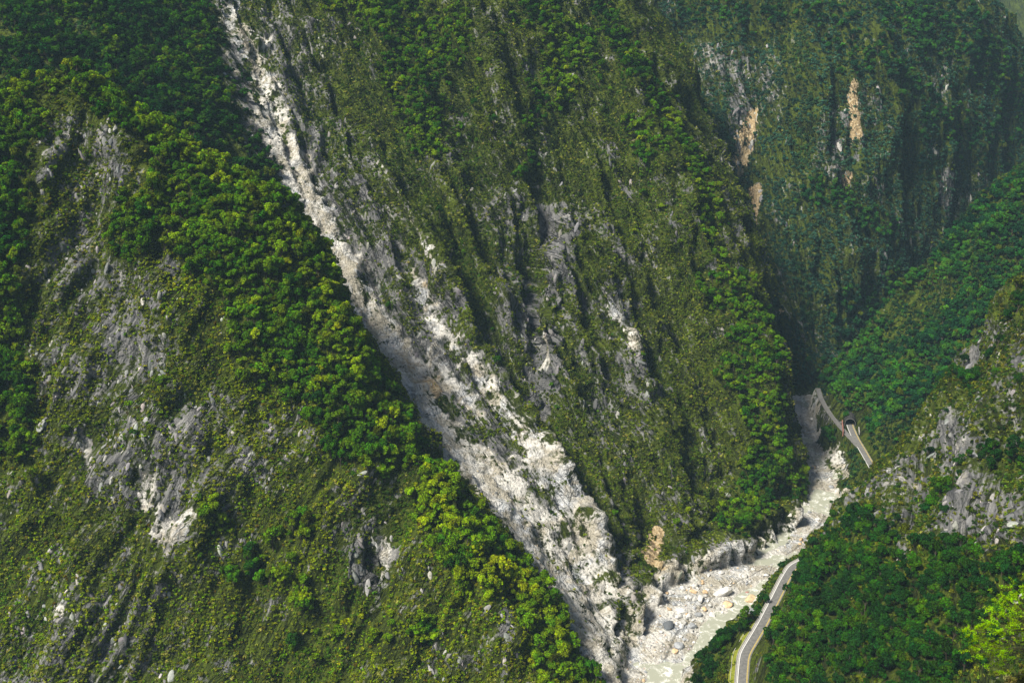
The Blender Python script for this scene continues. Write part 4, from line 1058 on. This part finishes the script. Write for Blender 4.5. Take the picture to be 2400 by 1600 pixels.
root = bpy.data.objects.new('crag_tree', None); COL.objects.link(root)
base = Vector((55.0, 87.0, 384.5)); root.location = base
tag(root, 'vivid lime-green tree leaning in from the lower right corner', 'tree')
r = np.random.default_rng(42)
C, Rr, parts = [], [], []
trunk = [np.array(p) for p in [(0, 0, -1.5), (-.8, .1, 1.6), (-2.2, .2, 3.6), (-3.6, 0, 5.2)]]
parts.append(limb(trunk, .26, .12, 8))
sprays = [at(2283, 1478, 86), at(2300, 1500, 86.5), at(2318, 1462, 86), at(2312, 1545, 87), at(2305, 1525, 86), at(2338, 1440, 86), at(2345, 1475, 85), at(2330, 1500, 86.5), at(2360, 1415, 86.5), at(2352, 1402, 87), at(2372, 1450, 85), at(2385, 1395, 86.5), at(2395, 1430, 85.5),
          at(2400, 1375, 87), at(2412, 1400, 86), at(2430, 1370, 87), at(2425, 1440, 86), at(2380, 1480, 86), at(2345, 1520, 87), at(2365, 1530, 87.5), at(2400, 1480, 86), at(2450, 1400, 86), at(2460, 1450, 86), at(2440, 1350, 86.5), at(2480, 1380, 87), at(2500, 1430, 87), at(2350, 1560, 87.5)]
for s in sprays:
    c = np.array(s) - np.array(base)
    C.append(c); Rr.append(r.uniform(.5, .85))
    a = trunk[2] if c[2] < 4.5 else trunk[3]
    parts.append(limb([a, (a + c) / 2 + r.uniform(-.2, .2, 3), c], .045, .015, 5))
    for _ in range(3):
        e = c + r.normal(size=3) * .45
        parts.append(limb([(a + c) / 2, (c + e) / 2, e], .016, .006, 4))
Vl, Tl = [], []
for c, rad in zip(C, Rr):                                     # leaf sprays strung along the twigs
    a = trunk[2] if c[2] < 4.5 else trunk[3]
    ax = c - a; ax /= np.linalg.norm(ax)
    for _ in range(9):
        tw = c + r.normal(size=3) * np.array((.55, .5, .32)); dirn = ax * .8 + r.normal(size=3) * .6 + np.array((-.2, 0, .15)); dirn /= np.linalg.norm(dirn)
        tone = r.uniform(.3, .85); ln = r.uniform(.4, .8)
        for q_ in range(60):
            pos = tw + dirn * r.uniform(-.2, 1) * ln + r.normal(size=3) * .075
            d1 = dirn + r.normal(size=3) * .9; d1 /= np.linalg.norm(d1)
            sd_ = np.cross(d1, r.normal(size=3) * .6 + np.array((0, 0, 1.))); sd_ /= np.linalg.norm(sd_) + 1e-6
            L_, W_ = r.uniform(.08, .16), r.uniform(.022, .042)
            Vl += [pos, pos + d1 * L_ * .5 + sd_ * W_, pos + d1 * L_, pos + d1 * L_ * .5 - sd_ * W_]
            Tl += [np.clip(tone + r.uniform(-.2, .25), 0, 1)] * 4
V = np.array(Vl); T = np.array(Tl); F = np.arange(len(V)).reshape(-1, 4)
cm = mesh_np('crown', V, F, M_LEAF_O, False); set_attr(cm, 'leafshade', T)
o = link('crown', cm, root); o.color = (.22, .37, .004, 1)
tv, tf = merge(parts); link('trunk', mesh_np('trunk', tv, tf, M_BARK), root)

# ------------------------------------------------------------------ haze in the gorge air
hb = [(-1500, -120, -200), (3200, -120, -200), (3200, 4300, -200), (-1500, 4300, -200)]
ht = [(x, y, 1150) for x, y, _ in hb]
me = bpy.data.meshes.new('haze'); me.from_pydata(hb + ht, [], [(0, 3, 2, 1), (4, 5, 6, 7), (0, 1, 5, 4), (1, 2, 6, 5), (2, 3, 7, 6), (3, 0, 4, 7)])
hm, nt, out = new_mat('haze_air')
pvn = nt.nodes.new('ShaderNodeVolumePrincipled')
pvn.inputs['Color'].default_value = (.50, .78, 1.0, 1)
pvn.inputs['Density'].default_value = HAZE
pvn.inputs['Anisotropy'].default_value = 0.0
nt.links.new(pvn.outputs[0], out.inputs['Volume'])
me.materials.append(hm)
tag(link('haze', me), 'thin bluish haze filling the gorge', kind='stuff')
